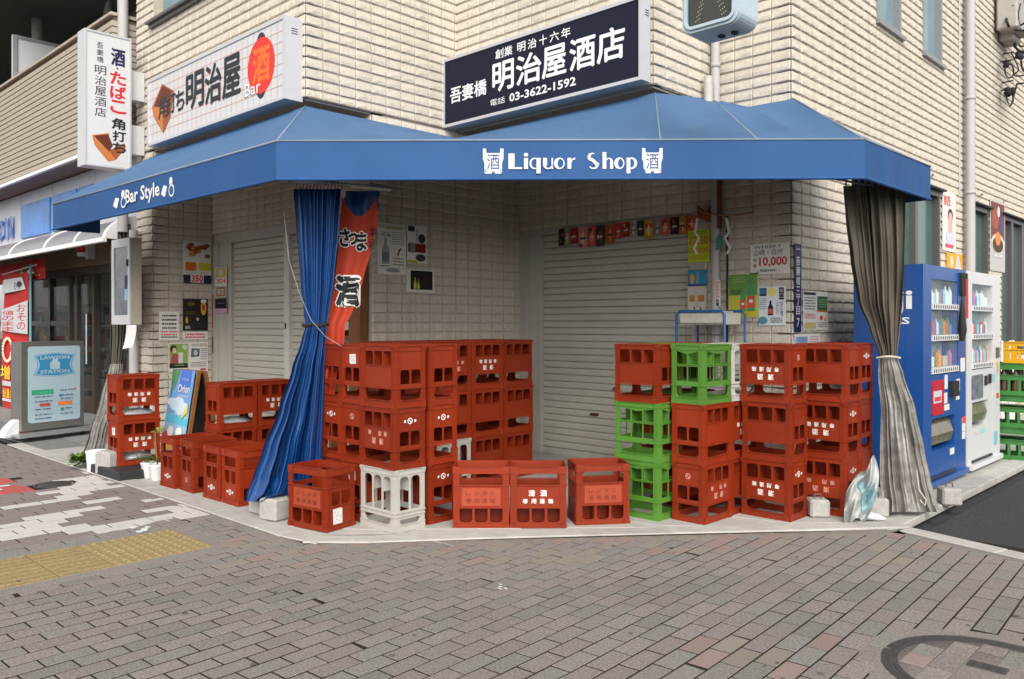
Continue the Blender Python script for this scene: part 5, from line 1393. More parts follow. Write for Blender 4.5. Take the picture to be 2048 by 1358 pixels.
# plants
leafm = mat('leaf_green', (.055,.13,.025), .6, spec=.3, var=.35, scale=30); leafy = mat('leaf_yellow', (.22,.26,.04), .6, var=.3, scale=30)
def leaves(m, c, n, rad, size, mt, seed, up=.5):
    rr = random.Random(seed)
    for _ in range(n):
        a = rr.uniform(0, 2*math.pi); e = rr.uniform(-.2, 1)*up; d = Vector((math.cos(a), math.sin(a), e)).normalized(); p = Vector(c)+d*rad*rr.uniform(.1, 1)
        s = d.cross(Vector((0,0,1))).normalized()*size*.4; L_ = (d+Vector((0,0,rr.uniform(-.4,.4)))).normalized()*size*rr.uniform(.7,1.3)
        m.add([p, p+L_*.5+s, p+L_, p+L_*.5-s], [(0,1,2,3)], mt)
for px_, py_, lb, sd in ((284, 957, 'white flower pot with low green plant beside the plinth', 1), (301, 962, 'white flower pot with a tall bare reddish stem', 2)):
    a = onG(px_, py_); t = thing('flower_pot', (a[0], a[1]+.06, .001), label=lb, cat='flower pot')
    m = MB(); m.lathe((0,0,0), [(.045,0),(.052,.01),(.068,.12),(.072,.125),(.072,.14),(.064,.14),(.06,.12)], whitep, 18); m.lathe((0,0,.11), [(.062,0),(0,.012)], mat('soil', (.05,.035,.025), .95), 14); m.build('pot', t)
    m = MB()
    if sd == 1: leaves(m, (0,0,.15), 90, .10, .035, leafm, 3)
    else: leaves(m, (-.03,0,.40), 14, .07, .05, leafy, 4); leaves(m, (.02,0,.17), 22, .05, .03, leafm, 5); leaves(m, (-.12,.02,.36), 16, .06, .04, leafm, 6)
    m.build('leaf', t, kind='stuff')
    m = MB(); stem = mat('reddish_stem', (.25,.10,.05), .7)
    if sd == 2: m.tube([(0,0,.11),(-.015,0,.22),(-.04,0,.33),(-.05,0,.43)], .006, stem, 6); m.tube([(-.015,0,.2),(-.08,.01,.28),(-.12,.02,.36)], .005, stem, 6)
    else: m.tube([(0,0,.11),(0,0,.16)], .006, stem, 6)
    m.build('stem', t)
m = MB(); leaves(m, (0,0,.06), 150, .09, .05, leafm, 8, .9); leaves(m, (0,0,.08), 60, .10, .05, leafy, 9, .9)
a = onG(150, 938); o = m.build('weed_tuft', label='small green weed tuft left of the round white pot', cat='weed'); o.location = (a[0], a[1]+.05, 0)

# plastic sack and tissue by the mesh curtain
sack = mat('sack_plastic', (.42,.44,.43), .62, spec=.4, var=.35, scale=14, bump=1., bscale=40, alpha=.93); sackb = mat('sack_blue_print', (.22,.37,.41), .6, spec=.5, var=.5, scale=20)
m = MB(); t = thing('plastic_sack', label='crumpled translucent plastic sack with pale blue print leaning by the crates', cat='plastic sack')
def sk(s, t_):
    l = 1688+14*t_*t_+ 45*max(0, t_-.55); r = 1752-0*t_-18*(1-t_)*(1-t_)-0; r = 1728+30*math.sin(t_*2.4)
    y = 1042-128*t_
    y += 38*(1-s)*t_*t_*.9+6*math.sin(7*s+5*t_)
    return onZ(l+(r-l)*s, y, 5.62+.035*math.sin(9*s+6*t_)+.02*math.sin(17*s-9*t_)+.05*t_)
m.sheet(sk, 30, 30, sack); m.build('sheet', t)
m = MB()
def sk2(s, t_):
    a_ = .45+.45*s+.12*math.sin(5*t_); b_ = .2+.45*t_+.08*math.sin(7*s); p = Vector(sk(a_, b_)); return p-Vector(ray(1720, 980))*.012
m.sheet(sk2, 14, 14, sackb); m.build('blue_print', t)
tis = mat('tissue', (.68,.69,.70), .85, var=.08)
o = blob('paper_tissue', *onG(1732, 1040)[:2], .03, .10, .05, .028, tis, 'crumpled white tissue paper on the apron by the sack', 'tissue paper', 11, .35)
m = MB()
for k in range(5):
    rr = random.Random(k); a = onG(1005+rr.uniform(-8,8), 1175+rr.uniform(-6,5)); m.fell(Fr((a[0],a[1],.0035),(1,0,0),(0,0,1),(0,1,0)), 0, 0, rr.uniform(.008,.02), rr.uniform(.005,.012), .0003*k, tis, 9)
tag(m.build('white_stain', label='small white splash stains in the middle of the pavers', cat='stain', kind='stuff'))
m = MB()
for k in range(9):
    rr = random.Random(k+30); a = onG(285+rr.uniform(-22,25), 1060+rr.uniform(-5,5)); m.fell(Fr((a[0],a[1],.004),(1,0,0),(0,0,1),(0,1,0)), 0, 0, rr.uniform(.012,.035), rr.uniform(.008,.02), .0003*k, tis, 9)
tag(m.build('white_stain', label='whitish stain patch beside the tactile paving', cat='stain', kind='stuff'))
# ------------------------------------------------------------------ vending machines
UM = -2.21
vb = mat('machine_blue', (.012,.075,.29), .32, spec=.5, var=.05, scale=2, stain=.08, sscale=3, scol=(.1,.15,.25)); vw = mat('machine_white', (.62,.62,.63), .32, spec=.5, var=.03, scale=2, stain=.12, sscale=4, scol=(.4,.38,.34))
vwin = mat('machine_window', (.55,.62,.63), .04, spec=.9, var=0, alpha=.10); flap = mat('smoked_flap', (.15,.135,.09), .2, spec=.6, var=.25, scale=12)
strip = mat('button_strip', (.66,.66,.66), .35, var=.02)
def vending(V0, V1, body, label, blue):
    t = thing('vending_machine', (UM, V0, 0), label=label, cat='vending machine'); w_ = V1-V0; q = Fr((0,0,0), (0,1,0), (1,0,0)); H = 1.83; D = -.55
    px = lambda f: f*w_
    wx0, wx1 = (.18, .80) if blue else (.14, .76); wz0, wz1 = .93, 1.72
    dz = [(.93+.115, 1.19-.0), (1.20+.07, 1.455-.0), (1.50+.05, 1.72)]
    m = MB()
    m.fbox(q, 0, w_, .075, H, D, -.14, body); 
    m.fbox(q, 0, px(wx0), .075, H, -.139, 0, body); m.fbox(q, px(wx1), w_, .075, H, -.139, 0, body); m.fbox(q, px(wx0)+.0005, px(wx1)-.0005, wz1, H-.001, -.139, -.001, body)
    # lower front with a recess for the pick-up flap
    r0, r1, rz0, rz1 = (.17, .72, .31, .57) if blue else (.12, .62, .40, .63)
    m.fbox(q, px(wx0)+.0005, px(wx1)-.0005, rz1, wz0, -.139, -.001, body); m.fbox(q, px(wx0)+.0005, px(wx1)-.0005, .076, rz0, -.139, -.001, body)
    m.fbox(q, px(r1), px(wx1)-.0005, rz0+.0005, rz1-.0005, -.139, -.0015, body)
    m.fbox(q, .02, w_-.02, .03, .074, D+.05, .035, body); m.fbox(q, px(.12), px(.72), .085, .105, .0, .012, mat('machine_kick', (.03,.03,.035), .5))
    m.build('body', t)
    m = MB(); m.fbox(q, .03, .07, 0, .03, D+.08, -.02, black); m.fbox(q, w_-.07, w_-.03, 0, .03, D+.08, -.02, black); m.build('foot', t, kind='stuff')
    m = MB(); m.fprism(Fr(q(px(r0)+.0, rz0+.02, -.10), (1,0,0), (0,-1,0)), [(0,0),(.075,.02),(.095,.10),(.07,.19),(.02,.225),(0,.225)], -(px(r1)-px(r0)-.02), 0, flap); m.build('pickup_flap', t)
    m = MB(); m.fbox(q, px(wx0)+.002, px(wx1)-.002, wz0+.001, wz1-.001, -.1388, -.13, mat('display_back', (.35,.47,.50), .6, var=.3, scale=4)); m.build('display_back', t)
    m = MB(); m.fbox(q, px(wx0)+.001, px(wx1)-.001, wz0+.001, wz1-.001, -.012, -.008, vwin); m.build('window', t)
    rows = [(1.00, 1.17), (1.27, 1.43), (1.53, 1.70)]
    ww = px(wx1-wx0)
    for k, (z0, z1) in enumerate(rows):
        m = MB(); m.fbox(q, px(wx0)+.0015, px(wx1)-.0015, z0-.060, z0-.012, -.10, .008, strip)
        m.build('button_shelf', t)
        m = MB()
        for i in range(12): a_ = px(wx0)+.045+i*(ww-.09)/11; m.fell(q, a_, z0-.036, .012, .017, .0092, black, 10)
        m.build('button', t, kind='stuff')
        m = MB(); rr = random.Random(k+int(V0*10)); n = 11
        for i in range(n):
            a_ = px(wx0)+.055+i*(ww-.11)/(n-1); p = q(a_, z0-.008, -.055); kind = rr.random()
            c = [ink(190,60,50), ink(225,140,60), ink(210,205,195), ink(70,120,60), ink(190,90,130), ink(60,110,170), ink(170,120,70), ink(120,190,200)][rr.randrange(8)]
            if k == 2 and rr.random() < .5: c = ink(205,215,215)
            h_ = rr.uniform(.11, .155) if kind < .75 else .10
            m.lathe(p, [(.020,0),(.021,.004),(.021,h_*.7),(.009,h_*.88),(.009,h_),(0,h_)] if kind < .6 else [(.021,0),(.022,h_*.8),(.018,h_*.85),(0,h_*.86)], c, 8)
        m.build('sample_bottle', t, kind='stuff')
    m = MB()
    if blue:
        m.fprism(q, rrect(px(.18), .60, px(.44), .885, .02, 3), .0005, .008, mat('red_poster', (.50,.015,.035), .3, spec=.5, var=.1)); m.build('poster_panel', t)
        m = MB(); m.fbox(q, px(.20), px(.38), .70, .80, .0085, .010, wface); m.fbox(q, px(.22), px(.36), .715, .75, .0102, .0112, ink(200,60,60)); m.build('poster_print', t)
        m = MB(); m.fbox(q, px(.58), px(.73), .73, .86, .0, .035, black); m.build_each('coin_unit', t)
        m = MB()
        for (a_, b_, c_, d_) in ((.47,.54,.80,.92),(.46,.53,.68,.77),(.46,.58,.62,.67),(.75,.84,.76,.87),(.74,.83,.69,.755),(.86,.97,.93,1.05),(.90,.98,.40,.52),(.90,.98,.33,.395),(.60,.70,.23,.285)): m.fbox(q, px(a_), px(b_), c_, d_, .0006, .003, ink(215,215,210))
        m.fbox(q, px(.90), px(.98), .47, .53, .0035, .005, ink(200,80,50)); m.build_each('sticker', t)
        m = MB(); m.fbox(q, px(.83), px(.985), 1.60, 1.80, .0, .022, black); m.fbox(q, px(.93), px(.985), 1.40, 1.75, .0225, .026, ink(200,40,50)); m.build('card_reader', t)
        # side lettering on the face toward the shop entrance
        m = MB(); qs = Fr((D, -.001, 0), (1,0,0), (0,-1,0)); ftext(m, qs, 'ji', .33, 1.42, .47, 1.62, .002, wtx, .03); ftext(m, qs, 'KS', .30, 1.35, .45, 1.405, .002, wtx, .02); m.build('side_lettering', t)
    else:
        m.fprism(q, rrect(px(.12), .66, px(.44), .88, .02, 3), .0005, .008, mat('dark_print_panel', (.16,.16,.20), .3, spec=.5, var=.9, scale=22)); m.build('poster_panel', t)
        m = MB(); m.fbox(q, px(.50), px(.58), .77, .86, 0, .008, black); m.fbox(q, px(.62), px(.70), .78, .87, 0, .008, black); m.fbox(q, px(.86), px(.95), 1.02, 1.12, 0, .012, frameg); m.build_each('coin_unit', t)
        m = MB()
        for (a_, b_, c_, d_, cc) in ((.88,.96,.62,.67,ink(200,90,50)),(.80,.9,.17,.30,ink(120,180,200)),(.20,.32,.33,.36,ink(200,190,185)),(.36,.5,.33,.37,ink(150,200,205)),(.74,.83,.79,.86,ink(150,180,200)),(.88,.95,.88,.98,ink(190,170,120))): m.fbox(q, px(a_), px(b_), c_, d_, .0006, .003, cc)
        m.build_each('sticker', t)
        m = MB(); m.fbox(Fr((-.35, w_+.001, 0), (-1,0,0), (0,1,0)), -.30, -.1, 1.0, 1.6, 0, .003, ink(220,150,160)); m.build('side_poster', t)
    return t
vending(7.03, 8.17, vb, 'blue drink vending machine with red poster panel behind the mesh curtain', True)
vending(8.21, 9.31, vw, 'white drink vending machine standing right of the blue one', False)
t = thing('umbrella', (UM+.03, 7.95, 1.2), label='small folded black umbrella hanging on the blue vending machine', cat='umbrella')
m = MB(); m.tube([(0,0,.36),(0,0,.22),(.005,0,.10),(0,0,.0)], [.008,.025,.035,.02], black, 8); m.build('cover', t)
m = MB(); m.tube([(0,0,.36),(0,.02,.44)], .004, black, 5); m.build('strap', t)

# ------------------------------------------------------------------ posters and notices
def sheetV(V, x0, y0, x1, y1, lift=.021, base=None, rot=0):
    a, b = onV(x0, y1, V), onV(x1, y0, V); zl = onV((x0+x1)/2, y1, V)[2]; zh = onV((x0+x1)/2, y0, V)[2]
    return Art(Fr((a[0], V, zl), (1,0,0), (0,-1,0)), b[0]-a[0], zh-zl, base, lift=lift)
def sheetU(U, x0, y0, x1, y1, lift=.021, base=None):
    a, b = onU(x0, y1, U), onU(x1, y0, U); zl = onU((x0+x1)/2, y1, U)[2]; zh = onU((x0+x1)/2, y0, U)[2]
    return Art(Fr((U, a[1], zl), (0,1,0), (1,0,0)), b[1]-a[1], zh-zl, base, lift=lift)
K = ink(30,30,32); RD = ink(200,40,45); GY = ink(120,120,120)
# pillar, left face
A_ = sheetV(VA, 1503, 487, 1582, 548); A_.txt('WHISKY', .10, .84, .80, .95, K, .0); A_.txt('山崎・白州', .10, .62, .82, .82, K, .0); A_.txt('各', .08, .42, .18, .54, K); A_.txt('¥', .08, .22, .17, .36, RD, .01)
A_.txt('10,000', .24, .22, .94, .56, RD, .02); A_.txt('( 税抜¥9091 )', .2, .05, .75, .17, K); A_.build('price_notice', 'handwritten notice with big red 10,000 price on the pillar')
yg = ink(190,190,70); A_ = sheetV(VA, 1459, 547, 1519, 635, base=ink(215,215,150)); A_.rect(.02,.02,.98,.5, yg); A_.rect(.02,.5,.98,.98, ink(110,150,75)); A_.rect(.02,.02,.98,.14, ink(200,195,50))
for (x, y, w1, h1) in ((.50, .14, .19, .56), (.77, .14, .26, .76)): A_.bottle(x, y, w1, h1, ink(80,150,95), ink(215,80,70)); A_.ell(x, y+h1*.30, w1*.28, h1*.05, ink(230,230,230))
A_.txt('BEYOND', .1, .58, .45, .63, K, .01); A_.txt('SODA', .14, .53, .42, .57, K, .01); A_.lines(.15,.6,.92,.05,3,ink(160,190,110)); A_.build('beer_poster', 'green yellow poster with two green bottles on the pillar')
A_ = sheetV(VA, 1520, 573, 1574, 651, base=ink(215,222,226)); A_.rect(.03,.76,.30,.97, ink(60,110,140)); A_.rect(.05,.76,.28,.80, K); A_.ell(.50,.86,.16,.12, ink(225,215,120)); A_.rect(.76,.66,.94,.97, K); A_.vtxt('辛口', .78, .92, .95, .13, wface)
A_.bottle(.45,.26,.20,.38, K, ink(190,90,90)); A_.vtxt('純米大吟醸酒', .80, .92, .62, .062, ink(40,60,90)); A_.vtxt('今朝しぼり', .66, .76, .60, .062, ink(60,80,110)); A_.ell(.17,.13,.17,.10, ink(90,140,160)); A_.lines(.45,.9,.2,.05,3,K); A_.lines(.05,.3,.70,.05,6,ink(150,165,175)); A_.build('sake_poster', 'pale blue poster with dark bottle and vertical writing on the pillar')
A_ = sheetV(VA, 1453, 635, 1467, 670); A_.lines(.2,.8,.9,.1,8,K,.4); A_.build('small_notice', 'narrow white notice strip under the green yellow poster')
# address plate wrapped at the corner
A_ = sheetU(UW, 1583.5, 488, 1597, 664, lift=.022, base=ink(22,34,78)); A_.vtxt('吾妻橋三丁目', .24, .80, .86, .112, wface, .03); A_.txt('Sumida', .2, .93, .8, .96, wface, .02); A_.txt('7', .30, .06, .72, .16, wface, .02); A_.build('address_plate', 'narrow navy address plate with white characters on the pillar corner', 'sign')
A_ = sheetU(UW, 1601, 583, 1650, 660); A_.rect(.02,.9,.50,.97, ink(60,50,50)); A_.rect(.56,.5,.98,.88, ink(40,95,50)); A_.rect(.56,.47,.98,.52, ink(190,110,40)); A_.lines(.05,.48,.84,.07,5,GY); A_.lines(.05,.48,.42,.05,3,RD); A_.rect(.04,.04,.5,.20, ink(200,180,120)); A_.ell(.72,.32,.06,.06,RD); A_.ell(.88,.28,.05,.05,ink(230,160,60)); A_.lines(.58,.95,.2,.05,3,GY); A_.lines(.6,.95,.80,.06,4,ink(140,180,120)); A_.build('leaflet_poster', 'white leaflet with green block right of the navy address plate')
A_ = sheetU(UW, 1584, 668, 1634, 692); A_.rect(.02,.1,.5,.8, ink(150,170,200)); A_.lines(.1,.45,.7,.2,3,ink(90,110,160)); A_.lines(.6,.95,.8,.2,3,ink(210,150,160)); A_.build('small_notice', 'low white and blue notice just above the right crates')
# side wall posters
A_ = sheetU(UW, 1880.5, 384, 1907, 503, lift=.022); A_.txt('詰', .10, .76, .60, .93, RD, .03); A_.ell(.58,.60,.20,.12, ink(70,45,45)); A_.ell(.58,.55,.16,.11, ink(215,170,160)); A_.poly([(.42,.30),(.76,.30),(.70,.50),(.46,.50)], ink(215,175,165)); A_.rect(.28,.1,.9,.32, ink(205,205,225)); A_.rect(.2,.06,.8,.12, ink(200,90,100)); A_.build('portrait_poster', 'tall white poster with red character and long haired portrait on side wall')
A_ = sheetU(UW, 1889, 508, 1921, 541, base=ink(225,165,30)); A_.poly([(.5,0),(.62,.95),(.75,.9),(.95,0)], wface); A_.ell(.30,.5,.10,.38, ink(235,210,180)); A_.build('yellow_poster', 'small yellow poster just above the blue vending machine')
A_ = sheetU(UW, 1976, 404, 2006, 543, lift=.022, base=ink(190,185,182)); A_.rect(.05,.45,.95,.98, ink(120,60,50)); A_.ell(.35,.75,.22,.15, ink(160,80,60)); A_.ell(.7,.7,.12,.18, ink(70,70,110)); A_.ell(.55,.86,.08,.08, ink(235,225,210)); A_.ell(.5,.40,.44,.14, ink(215,205,190)); A_.ell(.5,.38,.36,.11, ink(70,50,35)); A_.ell(.5,.47,.18,.10, ink(220,130,70)); A_.rect(.25,.20,.5,.25, wface); A_.rect(.55,.20,.8,.25, wface); A_.build('food_poster', 'tall dark red food poster with bowl beside the far side window')
# b-wall posters behind the banner
A_ = sheetU(UB, 752, 448, 809, 549); A_.rect(.02,.90,.98,.98, ink(200,198,185)); A_.txt('GRAPPA', .25, .885, .85, .945, ink(180,150,60), .02); A_.txt('河童', .10, .74, .46, .83, K, .01); A_.bottle(.27,.20,.26,.52, ink(150,155,155), ink(110,115,115)); A_.lines(.48,.95,.84,.045,6,ink(150,150,150)); A_.poly([(.66,.36),(.72,.38),(.78,.48),(.82,.50),(.80,.53),(.74,.50)], K); A_.lines(.52,.92,.33,.06,3,GY); A_.ell(.52,.08,.25,.04,ink(140,142,145)); A_.rect(.08,.155,.4,.17,K); A_.rect(.04,.12,.96,.125,GY); A_.build('bottle_poster', 'grey white poster with bottle drawing next to the red banner')
A_ = sheetU(UB, 811, 452, 850, 526); A_.rect(.05,.84,.38,.98, ink(45,50,55)); A_.ell(.75,.66,.18,.13, ink(60,58,55)); A_.rect(.05,.28,.95,.52, ink(130,30,25)); A_.ell(.28,.40,.16,.14, ink(110,140,120)); A_.ell(.68,.14,.26,.10, ink(70,60,55)); A_.rect(.0,.0,.5,.06, ink(180,170,30)); A_.vtxt('焼酎館', .44,.56,.92,.12,K); A_.build('collage_poster', 'small collage poster with red band right of the bottle poster')
A_ = sheetU(UB, 810, 539, 865, 585); A_.rect(.14,.12,.94,.94, ink(20,20,18)); A_.bottle(.30,.14,.10,.50, ink(190,180,50), ink(210,200,90)); A_.bottle(.42,.14,.09,.42, ink(170,165,50), ink(200,190,80)); A_.ell(.66,.5,.10,.22, ink(55,25,22)); A_.build('photo_poster', 'white framed dark photo of yellow bottles on the wall')
# column posters
A_ = sheetU(UC, 364, 484, 420, 567); A_.rect(.02,.60,.98,.98, ink(205,212,205)); 
for k in range(16): rr = random.Random(k); A_.ell(.12+.76*rr.random(), .66+.27*rr.random(), .10, .05, [ink(150,60,40), ink(190,140,60), ink(130,70,40)][k % 3])
A_.rect(.08,.30,.45,.50, ink(205,110,30)); A_.rect(.55,.32,.98,.50, ink(200,190,40)); A_.rect(.10,.22,.45,.29, wface); A_.rect(.55,.22,.9,.29, wface); A_.rect(.0,.0,1,.20, ink(40,38,60)); A_.rect(.25,.02,.72,.21, ink(225,220,225)); A_.txt('350', .28, .03, .70, .20, RD, .03); A_.build('menu_poster', 'food and beer poster with red 350 price on the left column')
A_ = sheetU(UC, 364, 598, 414, 661, base=ink(32,30,26)); A_.ell(.82,.72,.11,.23, ink(225,165,45)); A_.ell(.82,.93,.12,.06, ink(235,230,215)); A_.ell(.82,.72,.06,.1, ink(190,60,40)); A_.ell(.15,.33,.05,.11, ink(220,150,50)); A_.ell(.58,.36,.05,.05, ink(200,190,150)); A_.ell(.32,.84,.15,.07, ink(110,90,35)); A_.lines(.1,.5,.6,.06,2,ink(110,85,40)); A_.rect(.08,.05,.28,.15, ink(150,150,145)); A_.build('black_beer_poster', 'black poster with a tall glass of beer on the left column')
A_ = sheetU(UC, 364, 663, 414, 679); A_.lines(.08,.9,.75,.35,2,ink(215,90,110),.6); A_.build('red_notice', 'thin strip with red writing under the black beer poster')
A_ = sheetU(UC, 316, 623, 357, 681); A_.lines(.15,.85,.88,.14,4,ink(70,70,75),.4,3); A_.lines(.1,.9,.33,.1,2,ink(215,90,100),.5,5); A_.lines(.1,.9,.14,.1,1,K,.4,7); A_.build('handwritten_notice', 'white handwritten notice left of the black beer poster')
A_ = sheetU(UC, 335, 686, 374, 744); A_.rect(.05,.18,.98,.97, ink(140,170,80)); A_.ell(.25,.80,.17,.13, ink(60,40,35)); A_.ell(.30,.74,.10,.10, ink(225,190,165)); A_.poly([(.08,.22),(.6,.22),(.55,.6),(.2,.66)], ink(165,80,85)); A_.rect(.50,.28,.74,.68, ink(205,208,205)); A_.ell(.82,.85,.12,.09, wface); A_.rect(.05,.14,.98,.30, ink(30,45,25)); A_.lines(.3,.8,.25,.06,1,ink(150,190,110)); A_.build('woman_poster', 'green poster of a dark haired drinker at the column foot')
A_ = sheetU(UC, 375, 684, 414, 744); A_.poly([(.12,.5),(.55,.52),(.58,.78),(.15,.8)], ink(80,100,115)); A_.ell(.36,.65,.1,.09, wface); A_.lines(.15,.95,.94,.05,2,GY); A_.lines(.62,.95,.80,.07,6,GY); A_.lines(.1,.9,.34,.06,3,GY); A_.rect(.6,.06,.9,.12, RD); A_.build('text_poster', 'white text poster with small grey photo, right of the green one')
# column b-face right end: wooden plaque, black tag
t = thing('wooden_plaque', label='brown wooden plaque hanging beside the narrow shutter', cat='plaque'); 
a, b = onU(422, 655, UC), onU(435, 590, UC); m = MB(); m.fbox(Fr((UC, a[1], a[2]), (0,1,0), (1,0,0)), 0, b[1]-a[1], 0, b[2]-a[2], .020, .036, mat('plaque_wood', (.35,.13,.035), .6, var=.25, scale=14)); m.build('board', t)
m = MB(); ftext(m, Fr((UC, a[1], a[2]), (0,1,0), (1,0,0)), '酒', .03, .20, .10, .27, .0375, K); p0 = (UC+.03, (a[1]+b[1])/2, b[2]); m.tube([p0, (UC+.02, p0[1], b[2]+.12)], .003, K, 4); m.build('cord', t)
t = thing('key_box', label='small black hanging tag with metal ring below the wooden plaque', cat='tag')
a, b = onU(423, 706, UC), onU(434, 673, UC); m = MB(); m.fbox(Fr((UC, a[1], a[2]), (0,1,0), (1,0,0)), 0, b[1]-a[1], 0, b[2]-a[2], .020, .036, mat('dark_olive', (.03,.03,.018), .5)); m.build('body', t)
m = MB(); m.tube([(UC+.02, (a[1]+b[1])/2+.025*math.cos(R(k*36)), b[2]+.04+.04*math.sin(R(k*36))) for k in range(11)], .004, alum, 5); m.build('ring', t)
fx = onV(434, 500, VL)
for (x0, y0, x1, y1, lb, f) in ((434, 535, 457, 555, 'small gold sticker on the narrow shutter frame', lambda A_: (A_.rect(.05,.05,.95,.95, ink(200,170,60)), A_.rect(.3,.2,.7,.8, ink(190,195,180)))),
        (434, 556, 457, 572, 'sticker with red 2024 on the narrow shutter frame', lambda A_: A_.txt('2024', .1, .3, .9, .9, RD, .02)),
        (435, 573, 456, 594, 'amber sticker with white characters on the narrow shutter frame', lambda A_: (A_.rect(.05,.05,.95,.95, ink(150,100,30)), A_.txt('限定', .15, .2, .85, .8, wface, .02))),
        (434, 597, 457, 626, 'black and purple sticker lowest on the narrow shutter frame', lambda A_: (A_.rect(0,.3,1,1, ink(25,20,30)), A_.rect(0,0,1,.28, ink(190,150,180)), A_.lines(.2,.9,.7,.15,1,GY)))):
    A_ = sheetV(VL, x0, y0, x1, y1, lift=.02); f(A_); A_.build('sticker', lb, 'sticker')
# yellow hours sheet, blue and white packages taped on the shutter edge
A_ = sheetV(VA, 1379, 460, 1422, 525, base=ink(190,200,40)); A_.txt('12:30', .1, .55, .95, .80, ink(200,90,40), .01); A_.txt('17:00~21:00', .05, .30, .95, .45, ink(200,80,40), .01); A_.lines(.1,.9,.95,.06,2,ink(110,150,60)); A_.lines(.1,.9,.22,.05,3,ink(170,160,40)); A_.build('hours_poster', 'bright yellow green opening hours sheet at the big shutter edge')
A_ = sheetV(VA, 1378, 540, 1416, 572, base=ink(45,140,175)); A_.ell(.25,.45,.12,.32, ink(230,160,60)); A_.rect(.45,.1,.62,.9, ink(110,150,170)); A_.rect(.0,.0,1,.12, ink(60,80,140)); A_.build('blue_package', 'flattened blue beer package pinned under the yellow hours sheet', 'package')
A_ = sheetV(VA, 1378, 573, 1415, 620, base=ink(200,195,185)); A_.rect(.10,.35,.9,.62, ink(185,130,50)); A_.rect(.38,.2,.58,.8, ink(190,185,170)); A_.lines(.25,.75,.15,.06,1,RD); A_.rect(.35,.02,.42,.1,K); A_.rect(.68,.02,.75,.1,K); A_.build('white_package', 'flattened white and gold package pinned under the blue one', 'package')
A_ = sheetV(VA, 1381, 525, 1409, 541, base=ink(165,160,150)); A_.build('grey_paper', 'plain grey paper between the yellow sheet and the blue package')
A_ = sheetV(VA-.10, 1430, 560, 1441, 613, lift=.0); A_.vtxt('防犯カメラ', .2, .8, .97, .135, ink(200,40,60), .03); A_.vtxt('設置', .2, .8, .29, .14, K, .03); A_.build('camera_notice', 'narrow white strip with red vertical characters on the downpipe', 'sign')
# row of small hanging ads along the shutter header
xs = [1118, 1131, 1143, 1158, 1178, 1194, 1212, 1232, 1246, 1262, 1276, 1290, 1310, 1324, 1342, 1360, 1376, 1395]
cols = [(40,38,34),(150,140,100),(150,40,50),(215,140,130),(210,90,80),(60,55,30),(180,90,60),(190,50,35),(150,40,30),(165,160,145),(45,48,42),(190,150,50),(150,140,150),(205,100,50),(25,26,28),(190,120,40),(200,90,50)]
hts = [40, 42, 38, 50, 48, 50, 46, 36, 34, 38, 36, 44, 40, 40, 40, 42, 36]
nmk = ['black ribbon shaped', 'olive striped', 'crimson', 'salmon pink', 'coral', 'dark olive bottle', 'brown and orange', 'scarlet', 'dark red', 'pale grey text', 'dark green', 'golden', 'lilac gold', 'orange round logo', 'black and gold', 'amber', 'orange red']
for k in range(17):
    x0, x1 = xs[k]+1, xs[k+1]-1; yt = 460-(x0-1100)*.105; yb = yt+hts[k]*.85
    A_ = sheetV(VA-.012, x0, yt, x1, yb, lift=.012+.003*(k % 2), base=ink(*cols[k])); rr = random.Random(k)
    for j in range(4):
        c = [ink(225,215,190), ink(230,180,60), ink(60,50,45), ink(200,60,50), ink(120,60,30)][rr.randrange(5)]
        a0 = rr.uniform(.05,.5); b0 = rr.uniform(.05,.7); A_.rect(a0, b0, a0+rr.uniform(.15,.45), b0+rr.uniform(.08,.25), c)
    A_.ell(.5, .45, .18, .30, ink(*[min(255, int(v*1.25+25)) for v in cols[k]])); A_.rect(.2, .40, .8, .50, ink(220,210,185) if k % 3 else K)
    A_.build('hanging_ad', '%s hanging ad card in the row under the shutter header' % nmk[k], 'ad card', 'ad cards hung along the shutter header')
# wooden bracket, rope with paper streamers, teal lantern-like thing
t = thing('wooden_bracket', label='orange brown wooden bracket above the yellow hours sheet', cat='bracket'); m = MB(); wb = mat('orange_wood', (.24,.075,.02), .55, var=.2, scale=10)
def bq(pts, d0, d1):
    m.fprism(Fr((0,VA-.05,0),(1,0,0),(0,-1,0)), [(onV(x, y, VA-.05)[0], onV(x, y, VA-.05)[2]) for x, y in pts], d0, d1, wb)
bq([(1432,458),(1444,458),(1444,362),(1432,362)], 0, .05); bq([(1398,412),(1412,424),(1432,424),(1432,448),(1402,438)], .004, .046); bq([(1432,424),(1432,396),(1426,412),(1418,424)], .006, .044); m.build('board', t)
t = thing('straw_rope', label='thin twisted rope with zigzag white paper streamers beside the downpipe', cat='rope'); m = MB()
m.tube([onV(x, y, VA-.14) for x, y in ((1396,415),(1402,422),(1420,428),(1450,431),(1480,430),(1508,424))], .008, mat('straw', (.32,.17,.05), .8, var=.3, scale=60), 6); m.build('rope', t)
for k, (x, y, s) in enumerate(((1395, 436, -1), (1453, 436, 1))):
    m = MB(); V_ = VA-.15; z = [onV(x, y, V_), onV(x+5*s, y+28, V_), onV(x-3*s, y+40, V_), onV(x+7*s, y+60, V_), onV(x+1*s, y+72, V_)]
    for p0, p1 in zip(z, z[1:]): w2 = .013; m.add([(p0[0]-w2, p0[1], p0[2]), (p0[0]+w2, p0[1]-.004, p0[2]), (p1[0]+w2, p1[1]+.004, p1[2]), (p1[0]-w2, p1[1], p1[2])], [(0,1,2,3)], paper)
    m.build('paper_streamer', t)
t = thing('wind_chime', label='teal hanging pennant in front of the downpipe', cat='pennant'); m = MB()
